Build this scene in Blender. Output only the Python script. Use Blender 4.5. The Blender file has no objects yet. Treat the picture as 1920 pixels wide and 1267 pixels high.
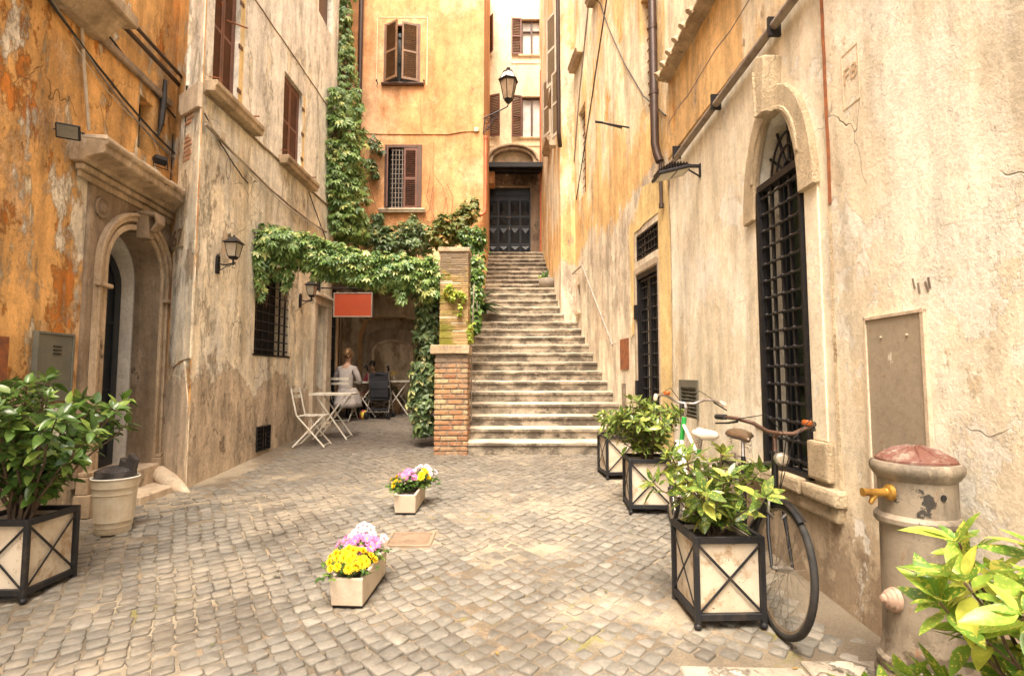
import bpy, bmesh, math, random
import numpy as np
from mathutils import Vector, Matrix, geometry, Euler
R = math.radians
random.seed(7); rng = np.random.default_rng(7)
scene = bpy.context.scene
COL = scene.collection

# ---------------------------------------------------------------- camera
CAMZ = 1.56; PITCH = math.atan(71.5/1000)
cam_d = bpy.data.cameras.new('camera'); cam = bpy.data.objects.new('camera', cam_d); COL.objects.link(cam)
cam.location = (0, 0, CAMZ); cam.rotation_euler = (R(90)+PITCH, 0, 0)
cam_d.sensor_width = 36; cam_d.lens = 18.75; cam_d.clip_start = .05; cam_d.clip_end = 400
cam_d.dof.use_dof = True; cam_d.dof.focus_distance = 4.6; cam_d.dof.aperture_fstop = 9
scene.camera = cam
# ---------------------------------------------------------------- light
SUN_EL, SUN_AZ = 64, 192       # degrees; azimuth clockwise from +Y (north)
w = bpy.data.worlds.new('World'); scene.world = w; w.use_nodes = True
nt = w.node_tree; bg = nt.nodes['Background']
sky = nt.nodes.new('ShaderNodeTexSky'); sky.sky_type = 'NISHITA'; sky.sun_disc = False
sky.sun_elevation = R(SUN_EL); sky.sun_rotation = R(SUN_AZ); sky.dust_density = 6; sky.ozone_density = .3; sky.air_density = 1
tint = nt.nodes.new('ShaderNodeMixRGB'); tint.blend_type = 'MULTIPLY'; tint.inputs[0].default_value = 1
tint.inputs[2].default_value = (1.0, .925, .80, 1)      # overcast: a thin warm cloud layer instead of clear blue
nt.links.new(sky.outputs[0], tint.inputs[1]); nt.links.new(tint.outputs[0], bg.inputs[0]); bg.inputs[1].default_value = .15
sl = bpy.data.lights.new('sun', 'SUN'); sl.energy = 1.5; sl.angle = R(30); sl.color = (1, .96, .89)
so = bpy.data.objects.new('sun', sl); COL.objects.link(so)
az = R(SUN_AZ); el = R(SUN_EL)
sd = Vector((math.sin(az)*math.cos(el), math.cos(az)*math.cos(el), math.sin(el)))
so.rotation_euler = (-sd).to_track_quat('-Z', 'Y').to_euler(); so.location = sd*20
scene.view_settings.view_transform = 'Standard'; scene.view_settings.look = 'None'
scene.view_settings.exposure = 2.12; scene.view_settings.gamma = 1
scene.cycles.diffuse_bounces = 3; scene.cycles.glossy_bounces = 2; scene.cycles.transmission_bounces = 3
scene.render.resolution_x = 1024; scene.render.resolution_y = 675

# ---------------------------------------------------------------- measuring helpers
def ray(u, v):                     # direction seen at photo position (u, v)
    x = (u-960)/1000; y = -(v-633.5)/1000; c, s = math.cos(PITCH), math.sin(PITCH)
    return Vector((x, c-y*s, s+y*c))
def at(u, v, Y):
    d = ray(u, v); t = Y/d.y; return Vector((d.x*t, Y, CAMZ+d.z*t))
def gz(x, y): return .066*y        # the lane climbs gently towards the stairs
def ground(u, v):
    d = ray(u, v); t = CAMZ/(.066*d.y-d.z); return Vector((d.x*t, d.y*t, .066*d.y*t))

# ---------------------------------------------------------------- object helpers
LOC = {}
def setp(o, label=None, cat=None, group=None, kind=None, category=None):
    cat = cat or category
    if label: o['label'] = label
    if cat: o['category'] = cat
    if group: o['group'] = group
    if kind: o['kind'] = kind
    return o
def thing(name, loc, label, cat, group=None, rz=0, rot=None, kind=None):
    o = bpy.data.objects.new(name, None); COL.objects.link(o); o.empty_display_size = .1
    o.location = loc; o.rotation_euler = rot if rot else (0, 0, rz)
    LOC[o.name] = Matrix.Translation(Vector(loc)) @ o.rotation_euler.to_matrix().to_4x4()
    return setp(o, label, cat, group, kind)
def copy_tree(o, parent=None):
    c = o.copy(); COL.objects.link(c); c.parent = parent
    if parent: c.matrix_parent_inverse = o.matrix_parent_inverse.copy()
    for ch in list(o.children): copy_tree(ch, c)
    return c
def place(o, loc, rz=0, label=None, rot=None):
    o.location = loc; o.rotation_euler = rot if rot else (0, 0, rz)
    if label: o['label'] = label
    return o

class MB:                          # mesh builder; world=True: coordinates are world ones
    def __init__(s, F=None, world=False):
        s.v = []; s.f = []; s.r = []; s.ch = []; s.F = F; s.world = world or F is not None
    def add(s, vs, fs, M=None, rnd=None):
        o = len(s.v)
        for v in vs:
            v = Vector(v)
            if M is not None: v = M @ v
            if s.F is not None: v = s.F @ v
            s.v.append(v)
        if rnd is None: rnd = random.random()
        f0 = len(s.f)
        for f in fs: s.f.append([i+o for i in f]); s.r.append(rnd)
        s.ch.append((o, len(s.v), f0, len(s.f)))
        return s
    def box(s, x0, x1, y0, y1, z0, z1, M=None, rnd=None, jit=0):
        vs = [(x, y, z) for x in (x0, x1) for y in (y0, y1) for z in (z0, z1)]
        if jit: vs = [tuple(c+random.uniform(-jit, jit) for c in v) for v in vs]
        return s.add(vs, [(0,1,3,2),(4,6,7,5),(0,4,5,1),(2,3,7,6),(0,2,6,4),(1,5,7,3)], M, rnd)
    def cbox(s, c, sz, M=None, rnd=None):
        return s.box(c[0]-sz[0]/2, c[0]+sz[0]/2, c[1]-sz[1]/2, c[1]+sz[1]/2, c[2]-sz[2]/2, c[2]+sz[2]/2, M, rnd)
    def bar(s, a, b, w, h, M=None, up=(0,0,1)):    # rectangular bar between two points
        a = Vector(a); b = Vector(b); d = b-a; L = d.length; d.normalize(); u = Vector(up)
        x = d.cross(u)
        if x.length < 1e-4: x = d.cross(Vector((1,0,0)))
        x.normalize(); z = x.cross(d)
        m = Matrix((( x.x, d.x, z.x, a.x),(x.y, d.y, z.y, a.y),(x.z, d.z, z.z, a.z),(0,0,0,1)))
        if M is not None: m = M @ m
        return s.box(-w/2, w/2, 0, L, -h/2, h/2, m)
    def tube(s, pts, r, n=8, M=None, rnd=None, closed=False, sq=1.0):
        P = [Vector(p) for p in pts]; m = len(P)
        rr = r if isinstance(r, (list, tuple)) else [r]*m
        vs = []; fs = []; prev = None
        for i in range(m):
            if closed: t = P[(i+1) % m]-P[i-1]
            else: t = P[min(i+1, m-1)]-P[max(i-1, 0)]
            t.normalize()
            if prev is None:
                a = t.orthogonal().normalized()
            else:
                a = (prev - t*prev.dot(t))
                a = a.normalized() if a.length > 1e-6 else t.orthogonal().normalized()
            prev = a; b = t.cross(a)
            for k in range(n):
                th = 2*math.pi*k/n; vs.append(P[i]+a*math.cos(th)*rr[i]+b*math.sin(th)*rr[i]*sq)
        mm = m if closed else m-1
        for i in range(mm):
            j = (i+1) % m
            for k in range(n):
                k2 = (k+1) % n; fs.append((i*n+k, i*n+k2, j*n+k2, j*n+k))
        if not closed: fs.append(tuple(range(n))[::-1]); fs.append(tuple((m-1)*n+k for k in range(n)))
        return s.add(vs, fs, M, rnd)
    def lathe(s, prof, n=24, M=None, rnd=None, mod=None):
        vs = []; fs = []; m = len(prof)
        for i, (r, z) in enumerate(prof):
            for k in range(n):
                th = 2*math.pi*k/n; q = r*(mod(th, i) if mod else 1); vs.append((q*math.cos(th), q*math.sin(th), z))
        for i in range(m-1):
            for k in range(n):
                k2 = (k+1) % n; fs.append((i*n+k, i*n+k2, (i+1)*n+k2, (i+1)*n+k))
        fs.append(tuple(range(n))[::-1]); fs.append(tuple((m-1)*n+k for k in range(n)))
        return s.add(vs, fs, M, rnd)
    def prism(s, poly, y0, y1, M=None, rnd=None):     # poly in (x, z), extruded along y
        n = len(poly); vs = [(x, y0, z) for x, z in poly]+[(x, y1, z) for x, z in poly]
        fs = [tuple(range(n)), tuple(range(n, 2*n))[::-1]]+[(i, n+i, n+(i+1) % n, (i+1) % n) for i in range(n)]
        return s.add(vs, fs, M, rnd)
    def ball(s, c, r, n=12, sc=(1,1,1), M=None, rnd=None):
        vs = [(c[0], c[1], c[2]-r*sc[2])]; m = n//2
        for i in range(1, m):
            ph = math.pi*i/m-math.pi/2
            for k in range(n):
                th = 2*math.pi*k/n; vs.append((c[0]+r*sc[0]*math.cos(ph)*math.cos(th), c[1]+r*sc[1]*math.cos(ph)*math.sin(th), c[2]+r*sc[2]*math.sin(ph)))
        vs.append((c[0], c[1], c[2]+r*sc[2])); fs = []
        for k in range(n):
            k2 = (k+1) % n; fs.append((0, 1+k2, 1+k)); fs.append((len(vs)-1, 1+(m-2)*n+k, 1+(m-2)*n+k2))
            for i in range(m-2): fs.append((1+i*n+k, 1+i*n+k2, 1+(i+1)*n+k2, 1+(i+1)*n+k))
        return s.add(vs, fs, M, rnd)
    def slab(s, loops, T):                             # (s, z) loops, holes after the first; front at y=0, back at -T
        flat = [p for l in loops for p in l]; n = len(flat)
        tris = geometry.tessellate_polygon([[Vector((p[0], p[1], 0)) for p in l] for l in loops])
        vs = [(p[0], 0, p[1]) for p in flat]+[(p[0], -T, p[1]) for p in flat]
        fs = [tuple(t) for t in tris]+[tuple(i+n for i in t)[::-1] for t in tris]; o = 0
        for l in loops:
            k = len(l)
            for i in range(k): j = (i+1) % k; fs.append((o+i, o+j, n+o+j, n+o+i))
            o += k
        return s.add(vs, fs)
    def build_each(s, name, mat, parent=None, bev=0, **k):     # every separately added piece becomes a part of its own
        out = []
        for v0, v1, f0, f1 in s.ch:
            q = MB(None, s.world); q.v = s.v[v0:v1]; q.f = [[i-v0 for i in f] for f in s.f[f0:f1]]; q.r = s.r[f0:f1]; out.append(q.build(name, mat, parent, bev, **k))
        return out
    def build(s, name, mat, parent=None, bev=0, smooth=False, seg=1, **tags):
        vs = [Vector(v) for v in s.v]; loc = None
        if parent is not None and s.world:
            inv = root_mat(parent).inverted(); vs = [inv @ v for v in vs]
        if parent is None:
            xs = [v.x for v in vs]; ys = [v.y for v in vs]; zs = [v.z for v in vs]
            loc = Vector(((min(xs)+max(xs))/2, (min(ys)+max(ys))/2, min(zs))); vs = [v-loc for v in vs]
        me = bpy.data.meshes.new(name); me.from_pydata(vs, [], s.f)
        at_ = me.attributes.new('rnd', 'FLOAT', 'FACE'); at_.data.foreach_set('value', s.r)
        bm = bmesh.new(); bm.from_mesh(me)
        bmesh.ops.recalc_face_normals(bm, faces=bm.faces)
        if bev:
            es = [e for e in bm.edges if len(e.link_faces) == 2 and e.calc_face_angle(0) > R(35)]
            bmesh.ops.bevel(bm, geom=es, offset=bev, segments=seg, profile=.6, affect='EDGES', clamp_overlap=True)
        bm.to_mesh(me); bm.free()
        if smooth:
            for p in me.polygons: p.use_smooth = True
            if smooth != 'all':
                try: me.set_sharp_from_angle(angle=R(38))
                except Exception: pass
        me.materials.append(mat)
        o = bpy.data.objects.new(name, me); COL.objects.link(o)
        if loc is not None: o.location = loc
        if parent is not None: o.parent = parent
        return setp(o, **tags) if tags else o
def root_mat(o):
    while o.parent: o = o.parent
    if o.name in LOC: return LOC[o.name]
    return Matrix.Translation(o.location) @ o.rotation_euler.to_matrix().to_4x4()

class Wall:                        # a vertical wall plane from A to B; y = towards the lane
    def __init__(s, A, B, side):
        s.A = Vector((A[0], A[1], 0)); s.B = Vector((B[0], B[1], 0)); d = (s.B-s.A); s.L = d.length; d.normalize(); s.d = d
        s.n = Vector((-d.y, d.x, 0))*side
        s.M = Matrix(((d.x, s.n.x, 0, s.A.x), (d.y, s.n.y, 0, s.A.y), (0, 0, 1, 0), (0, 0, 0, 1)))
    def hit(s, u, v, o=0):
        q = ray(u, v); C = Vector((0, 0, CAMZ)); t = (s.A+s.n*o-C).dot(s.n)/q.dot(s.n); p = C+q*t
        return (p-s.A).dot(s.d), p.z
    def P(s, a, o, z): return s.A+s.d*a+s.n*o+Vector((0, 0, z))
    def mb(s): return MB(s.M)

# ---------------------------------------------------------------- node shorthand
class S:
    def __init__(s, m, o): s.m = m; s.o = o
    def op(s, o, b=None, c=None, clamp=False):
        n = s.m.nt.nodes.new('ShaderNodeMath'); n.operation = o; n.use_clamp = clamp
        for i, x in enumerate((s, b, c)):
            if x is None: continue
            if isinstance(x, S): s.m.nt.links.new(x.o, n.inputs[i])
            else: n.inputs[i].default_value = x
        return S(s.m, n.outputs[0])
    def __add__(s, b): return s.op('ADD', b)
    __radd__ = __add__
    def __sub__(s, b): return s.op('SUBTRACT', b)
    def __mul__(s, b): return s.op('MULTIPLY', b)
    __rmul__ = __mul__
    def step(s, a, b, to0=0., to1=1.):
        n = s.m.nt.nodes.new('ShaderNodeMapRange'); n.interpolation_type = 'SMOOTHSTEP'
        s.m.nt.links.new(s.o, n.inputs[0])
        for i, x in enumerate((a, b, to0, to1)): n.inputs[1+i].default_value = x
        return S(s.m, n.outputs[0])
def C4(c): return (c[0], c[1], c[2], 1)
class Mat:
    def __init__(s, name, rough=.7, metal=0, spec=.5):
        s.mat = bpy.data.materials.new(name); s.mat.use_nodes = True; s.nt = s.mat.node_tree
        s.b = s.nt.nodes['Principled BSDF']; s.b.inputs['Roughness'].default_value = rough
        s.b.inputs['Metallic'].default_value = metal; s.b.inputs['Specular IOR Level'].default_value = spec
        g = s.nt.nodes.new('ShaderNodeNewGeometry'); s.g = g
        sep = s.nt.nodes.new('ShaderNodeSeparateXYZ'); s.nt.links.new(g.outputs['Position'], sep.inputs[0])
        s.x, s.y, s.z = (S(s, sep.outputs[i]) for i in range(3))
    def vec(s, sc=(1,1,1), off=(0,0,0), warp=None):
        n = s.nt.nodes.new('ShaderNodeMapping'); s.nt.links.new(s.g.outputs['Position'], n.inputs[0])
        n.inputs['Scale'].default_value = sc; n.inputs['Location'].default_value = off; out = n.outputs[0]
        if warp:
            a = s.nt.nodes.new('ShaderNodeVectorMath'); a.operation = 'MULTIPLY_ADD'
            nn = s.nt.nodes.new('ShaderNodeTexNoise'); nn.inputs['Scale'].default_value = warp[0]; nn.inputs['Detail'].default_value = 3
            s.nt.links.new(out, nn.inputs[0]); s.nt.links.new(nn.outputs[1], a.inputs[0])
            a.inputs[1].default_value = (warp[1],)*3; s.nt.links.new(out, a.inputs[2]); out = a.outputs[0]
        return out
    def noise(s, scale=1, sc=(1,1,1), off=(0,0,0), det=5, rough=.6, dist=0, warp=None):
        n = s.nt.nodes.new('ShaderNodeTexNoise'); n.inputs['Scale'].default_value = scale; n.inputs['Detail'].default_value = det
        n.inputs['Roughness'].default_value = rough; n.inputs['Distortion'].default_value = dist
        s.nt.links.new(s.vec(sc, off, warp), n.inputs[0]); return S(s, n.outputs[0])
    def vor(s, scale=1, sc=(1,1,1), off=(0,0,0), feat='DISTANCE_TO_EDGE', warp=None):
        n = s.nt.nodes.new('ShaderNodeTexVoronoi'); n.feature = feat; n.inputs['Scale'].default_value = scale
        s.nt.links.new(s.vec(sc, off, warp), n.inputs[0]); return S(s, n.outputs[0])
    def attr(s, name='rnd'):
        n = s.nt.nodes.new('ShaderNodeAttribute'); n.attribute_name = name; return S(s, n.outputs['Fac'])
    def up(s):
        sep = s.nt.nodes.new('ShaderNodeSeparateXYZ'); s.nt.links.new(s.g.outputs['Normal'], sep.inputs[0]); return S(s, sep.outputs[2])
    def mix(s, f, a, b):
        n = s.nt.nodes.new('ShaderNodeMixRGB')
        for i, x in enumerate((f, a, b)):
            if isinstance(x, S): s.nt.links.new(x.o, n.inputs[i])
            elif i == 0: n.inputs[0].default_value = x
            else: n.inputs[i].default_value = C4(x)
        return S(s, n.outputs[0])
    def mul(s, a, f):              # colour times a scalar
        n = s.nt.nodes.new('ShaderNodeMixRGB'); n.blend_type = 'MULTIPLY'; n.inputs[0].default_value = 1
        if isinstance(a, S): s.nt.links.new(a.o, n.inputs[1])
        else: n.inputs[1].default_value = C4(a)
        s.nt.links.new(f.o, n.inputs[2]); return S(s, n.outputs[0])
    def color(s, c):
        if isinstance(c, S): s.nt.links.new(c.o, s.b.inputs['Base Color'])
        else: s.b.inputs['Base Color'].default_value = C4(c)
        return s
    def rough(s, r): s.nt.links.new(r.o, s.b.inputs['Roughness']); return s
    def bump(s, h, dist=.01, strength=1):
        n = s.nt.nodes.new('ShaderNodeBump'); n.inputs['Strength'].default_value = strength; n.inputs['Distance'].default_value = dist
        s.nt.links.new(h.o, n.inputs['Height']); s.nt.links.new(n.outputs[0], s.b.inputs['Normal']); return s

def simple(name, c, c2=None, scale=6, rough=.6, metal=0, bump=.002, lo=.35, hi=.7, bs=60, spec=.5):
    m = Mat(name, rough, metal, spec)
    c2 = c2 or tuple(x*.6 for x in c)
    m.color(m.mix(m.noise(scale, det=7, rough=.65).step(lo, hi), c, c2))
    if bump: m.bump(m.noise(bs, det=4), bump)
    return m.mat

def plaster(name, base, base2, layers=(), scale=1., streak=.25, cracks=.35, bump=.006, fine=.4, rough=.92, spec=.25, off=(0,0,0), dirt=None, lb=.9, mott=.16, grain=.16):
    """old lime plaster: two washes, then paint / peeling layers (colour, scale, stretch, lo, hi, bias) one over another"""
    m = Mat(name, rough, 0, spec)
    c = m.mix(m.noise(.9*scale, (1,1,.6), off, 6, .62).step(.35, .65), base, base2)
    c = m.mix(m.noise(5*scale, (1,1,.5), off, 6, .65).step(.42, .75, 0, .55), c, tuple(x*.72 for x in base2))
    h = m.noise(9, det=6, rough=.7, off=off)*.5
    for i, (col, sc, st, lo, hi, bias) in enumerate(layers):
        o = (off[0]+3.1*i, off[1]+1.7*i, off[2])
        f = m.noise(sc, (1,1,st), o, 9, .74)
        if bias: f = f+bias(m)
        k = f.step(lo, hi)
        c = m.mix(k, c, col); h = h+k*(lb if i % 2 == 0 else -lb)
    s1 = m.noise(3.2, (1.6,1.6,.16), off, 5, .6).step(.35, .72, 1.0+streak*.3, 1-streak)
    s2 = m.noise(11, (1.2,1.2,.35), off, 4, .7).step(.4, .8, 1.02, 1-streak*.5)
    s3 = m.noise(34, (1,1,.8), off, 6, .8).step(.45, .66, 1+grain*.25, 1-grain)
    s3 = s3*m.noise(9, (1,1,.8), (off[0]+2, off[1]+8, off[2]), 9, .82).step(.50, .58, 1.0, 1-grain*.6)
    c = m.mul(m.mul(m.mul(c, s1), s2), s3)
    c = m.mul(c, m.noise(2.4, (1,1,.7), (off[0]+5, off[1], off[2]+2), 10, .8).step(.36, .64, 1+mott*.6, 1-mott))
    if dirt: c = dirt(m, c)
    if cracks:
        v = m.vor(1.7, (1,1,.7), off, warp=(2.2, .55)).step(.0, .005, 1, 0)
        v = v*m.noise(1.1, off=off, det=2).step(.56, .64)
        c = m.mix(v*cracks, c, (.10,.06,.035)); h = h-v*1.5
        fl = m.noise(2.6, (1,1,.6), (off[0]+9, off[1], off[2]), 8, .7).step(.665, .685)     # small flaked patches
        c = m.mix(fl*.8, c, (.33,.24,.15)); h = h-fl
    m.color(c)
    h = h+m.noise(48, det=5, rough=.75)*fine
    m.bump(h, bump)
    return m.mat
# ================================================================ materials
CREAM = (.70,.57,.39); PALE = (.78,.68,.52); ORANGE = (.70,.27,.055); OCHRE = (.74,.40,.13); GREYB = (.33,.25,.165); BROWN = (.42,.29,.17)
DARKO = (.52,.17,.03)
def zb(z0, k): return lambda m: (m.z-z0)*k          # bias growing with height
def mat_left_orange():
    low = lambda m: (m.z-1.9)*.10
    return plaster('orange_plaster', (.80,.57,.34), (.72,.43,.20), [
        ((.72,.40,.14), 1.3, .6, .44, .54, lambda m: ((m.z-1.6)*.05).op('MINIMUM', .08)),
        ((.58,.21,.04), 1.9, .55, .53, .58, lambda m: ((m.z-1.6)*.10).op('MINIMUM', .0)+(m.z-4.0).op('MAXIMUM', 0)*-.04),
        (PALE, 2.0, .45, .535, .59, lambda m: (m.z-3.2).op('ABSOLUTE')*-.03+.02),
        ((.80,.66,.45), 4.5, .25, .57, .64, None),
        (CREAM, 1.5, .8, .5, .62, lambda m: (m.z-1.5)*-.35),
        (BROWN, 2.2, .9, .58, .64, lambda m: (m.z-1.5).op('MAXIMUM', 0)*-.3)], streak=.34, cracks=.5, bump=.012, off=(0,0,0), mott=.26)
def mat_left_cream():
    return plaster('peeling_cream_plaster', (.90,.785,.59), (.84,.69,.475), [
        ((.84,.77,.64), 1.4, .3, .38, .56, lambda m: ((m.z-4.3)*.35).op('MINIMUM', .3).op('MAXIMUM', -.04)),  # cream-white upper wall; part of its brightness is light put into the colour
        ((.56,.43,.29), 1.7, .4, .57, .61, lambda m: (m.z-4.5).op('MAXIMUM', 0)*-.5),
        ((.64,.42,.20), 1.5, .35, .60, .70, lambda m: (m.z-4.5).op('MAXIMUM', 0)*-.4),
        ((.78,.68,.50), 2.8, .3, .56, .60, None),
        ((.64,.50,.35), 1.1, .8, .46, .50, lambda m: (m.z-1.45)*-.5),
        ((.40,.29,.19), 5, .8, .60, .64, lambda m: (m.z-1.0).op('MAXIMUM', 0)*-.12)], streak=.30, cracks=.7, bump=.014, off=(3,5,1), mott=.26)
def mat_right_cream():
    return plaster('cream_lime_plaster', (.84,.745,.565), (.79,.675,.49), [
        ((.88,.82,.68), 1.0, .6, .46, .62, None),
        ((.68,.53,.34), 1.3, .5, .53, .70, lambda m: (m.z-1.6).op('MAXIMUM', 0)*-.02),
        ((.56,.44,.30), .9, .9, .50, .58, lambda m: (m.z-.85)*-.55),
        ((.84,.78,.66), 1.7, .8, .555, .575, None), ((.70,.58,.41), 2.3, .8, .62, .635, None),
        ((.40,.30,.20), 3.5, .8, .52, .58, lambda m: (m.z-.55)*-.5)], streak=.22, cracks=.35, bump=.008, off=(1,2,7), lb=.3, mott=.12, grain=.14, fine=.6)
def mat_right_orange():
    return plaster('faded_orange_plaster', (.78,.69,.54), (.69,.57,.42), [
        ((.50,.41,.31), 1.4, .6, .51, .61, lambda m: (m.z-3.6).op('ABSOLUTE')*-.05+.04),
        ((.76,.68,.54), 2.2, .5, .54, .62, lambda m: (m.z-3.2).op('ABSOLUTE')*-.06+.02),
        ((.78,.50,.22), .8, .6, .46, .52, lambda m: (m.z-4.15)*.35),
        ((.82,.69,.48), 1.2, .4, .47, .60, lambda m: ((m.z-5.0)*.10).op('MINIMUM', .06)),
        ((.74,.34,.09), 1.9, .5, .60, .66, lambda m: (m.z-4.4).op('MINIMUM', 0)*.5),
        ((.46,.34,.23), 1.7, .5, .58, .66, lambda m: (m.z-4.6).op('ABSOLUTE')*-.08+.04)], streak=.30, cracks=.3, bump=.01, off=(5,1,2), lb=.4, mott=.24)
M = {}
M['lorange'] = mat_left_orange(); M['lcream'] = mat_left_cream(); M['rcream'] = mat_right_cream(); M['rorange'] = mat_right_orange()
M['ochre'] = plaster('ochre_plaster', (.65,.335,.155), (.59,.28,.115), [((.72,.44,.25), .7, .8, .5, .66, None), ((.50,.24,.09), 1.3, .5, .58, .74, None), ((.84,.56,.30), .6, 1, .45, .55, lambda m: (m.z-4.6)*-.3)], streak=.16, cracks=.1, bump=.006, off=(2,2,3), mott=.24)
M['peach'] = plaster('pale_peach_plaster', (.89,.74,.52), (.85,.66,.42), [((.88,.72,.52), .8, .7, .5, .7, lambda m: (m.z-10)*.04), ((.45,.36,.26), 1.5, .6, .5, .6, lambda m: (m.z-8.2)*-.25)], streak=.12, cracks=0, bump=.003, off=(7,2,3))
M['yellow'] = plaster('yellow_plaster', (.80,.60,.29), (.72,.50,.22), [((.76,.66,.48), 2, .4, .56, .66, None)], streak=.2, cracks=.1, bump=.005)
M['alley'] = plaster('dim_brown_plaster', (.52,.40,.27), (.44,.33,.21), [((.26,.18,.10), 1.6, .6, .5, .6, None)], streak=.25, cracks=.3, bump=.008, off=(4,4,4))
M['travertine'] = plaster('weathered_travertine', (.50,.38,.25), (.40,.29,.18), [((.60,.48,.34), 3, .4, .54, .66, None), ((.16,.11,.07), 5, .7, .62, .68, None)], streak=.3, cracks=.25, bump=.008, scale=2, off=(1,1,9))
M['travdark'] = plaster('dark_travertine', (.33,.245,.165), (.25,.18,.115), [((.42,.32,.22), 3, .4, .54, .66, None), ((.10,.075,.05), 5, .7, .62, .68, None)], streak=.3, cracks=.25, bump=.008, scale=2, off=(1,4,9))  # the travertine again in darker browns
M['roughstone'] = plaster('hammered_stone', (.74,.60,.40), (.64,.49,.31), [((.50,.36,.21), 4, .7, .6, .7, None)], streak=.1, cracks=.1, bump=.02, fine=1.6, scale=2, off=(1,5,9))
M['palestone'] = plaster('pale_stone', (.66,.55,.41), (.56,.44,.31), [((.36,.26,.17), 3, .8, .60, .68, None)], streak=.15, cracks=.2, bump=.008, scale=2)
M['white'] = plaster('white_reveal_plaster', (.78,.74,.66), (.70,.64,.54), [], streak=.12, cracks=0, bump=.003)
M['iron'] = simple('black_iron', (.006,.006,.008), (.016,.012,.010), 20, .5, .2, .001)
M['bluewood'] = simple('dark_blue_paint', (.006,.010,.015), (.011,.016,.020), 9, .45, 0, .001)
M['shutter'] = simple('brown_shutter_paint', (.16,.062,.035), (.10,.042,.026), 5, .55, 0, .001)
M['shutter2'] = simple('weathered_shutter_wood', (.22,.12,.055), (.13,.07,.035), 5, .6, 0, .001)
M['shutgrey'] = simple('grey_shutter_paint', (.52,.45,.35), (.42,.36,.28), 5, .6, 0, .001)
M['brownwood'] = simple('brown_window_wood', (.11,.05,.028), (.07,.035,.02), 5, .5, 0, .001)
M['dark'] = simple('deep_shadow_interior', (.012,.010,.008), (.006,.005,.004), 5, .9, 0, 0)
M['glass'] = simple('dark_glass', (.012,.014,.013), (.02,.024,.02), 1.5, .08, 0, 0)
M['greenglass'] = simple('green_grey_glass', (.075,.095,.055), (.025,.035,.022), 1.6, .10, 0, 0)
M['curtain'] = simple('white_curtain', (.72,.70,.66), (.55,.52,.48), 4, .9, 0, 0)
M['copper'] = simple('copper_pipe', (.50,.15,.06), (.36,.10,.045), 6, .5, .2, 0)
M['pipe'] = simple('brown_downpipe_paint', (.065,.038,.028), (.045,.028,.02), 8, .42, .3, .0005)
M['lead'] = simple('grey_lead', (.30,.25,.20), (.18,.14,.11), 9, .6, .2, .001)
M['black'] = simple('black_cable', (.02,.017,.015), (.035,.028,.022), 9, .6, 0, 0)
M['whitecable'] = simple('cream_cable', (.55,.46,.34), (.40,.32,.22), 9, .6, 0, 0)
M['rust'] = simple('rusty_metal', (.30,.10,.03), (.16,.06,.03), 14, .85, .1, .002)
M['boxgrey'] = simple('grey_green_metal_paint', (.13,.13,.105), (.17,.16,.12), 7, .5, .2, .001)
M['soil'] = simple('dark_soil', (.045,.030,.018), (.02,.014,.01), 20, .95, 0, .01, bs=40)

# ================================================================ the ground
def ground_mat():
    m = Mat('sand_joint_ground', .95, 0, .15)
    c = m.mix(m.noise(1.0, off=(2,7,0), det=5).step(.42, .62), (.15,.122,.088), (.35,.30,.22))
    c = m.mix(m.noise(7, det=7, rough=.7).step(.5, .7), c, (.27,.20,.13))
    c = m.mix(m.noise(1.8, off=(4,4,0), det=7, rough=.7).step(.60, .66)*.6, c, (.20,.19,.04))
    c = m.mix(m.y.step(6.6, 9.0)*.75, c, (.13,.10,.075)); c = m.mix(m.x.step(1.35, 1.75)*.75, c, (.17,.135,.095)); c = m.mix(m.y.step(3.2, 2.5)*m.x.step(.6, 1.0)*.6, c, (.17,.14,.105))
    c = m.mul(c, m.noise(90, det=3).step(.3, .7, .8, 1.1))
    m.color(c); m.bump(m.noise(30, det=8, rough=.8), .012); return m.mat
def cobble_mat():
    m = Mat('basalt_cobble', .62, 0, .35)
    a = m.attr()
    c = m.mix(a, (.125,.117,.10), (.185,.172,.145))
    c = m.mix((a*7.3).op('FRACT').step(.8, 1)*.6, c, (.29,.265,.22))
    c = m.mix(m.noise(1.0, off=(2,7,0), det=5).step(.46, .66)*.75, c, (.30,.255,.19))     # trodden sandy areas
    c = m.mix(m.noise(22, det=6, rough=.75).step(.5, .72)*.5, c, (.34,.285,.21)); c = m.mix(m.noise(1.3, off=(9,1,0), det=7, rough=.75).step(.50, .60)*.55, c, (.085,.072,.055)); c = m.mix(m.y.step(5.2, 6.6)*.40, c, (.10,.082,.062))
    c = m.mix(m.noise(60, det=3, rough=.7).step(.6, .72)*.5, c, (.10,.08,.06))
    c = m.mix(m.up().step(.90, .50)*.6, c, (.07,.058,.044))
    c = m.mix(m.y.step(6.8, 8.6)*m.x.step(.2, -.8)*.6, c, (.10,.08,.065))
    m.color(c); m.rough(m.noise(14, det=4).step(.3, .7, .42, .8))
    m.bump(m.noise(38, det=6, rough=.7), .006); return m.mat
def panel_mat():
    m = Mat('grey_beige_panel_paint', .5, 0, .4); c = m.mix(m.noise(1.5, det=5).step(.35, .65), (.34,.28,.205), (.28,.23,.165))
    c = m.mix(m.noise(9, (1,1,.35), det=8, rough=.8).step(.62, .65), c, (.62,.56,.46)); c = m.mix(m.noise(5, (1,1,.3), (4,4,4), det=8, rough=.8).step(.60, .66)*.7, c, (.19,.14,.09)); c = m.mix(m.noise(24, off=(1,6,2), det=6, rough=.7).step(.66, .69), c, (.30,.12,.05))
    c = m.mul(c, m.noise(30, det=6, rough=.8).step(.4, .7, 1.05, .85)); m.color(c); m.bump(m.noise(20, det=6, rough=.7), .003); return m.mat
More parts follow.
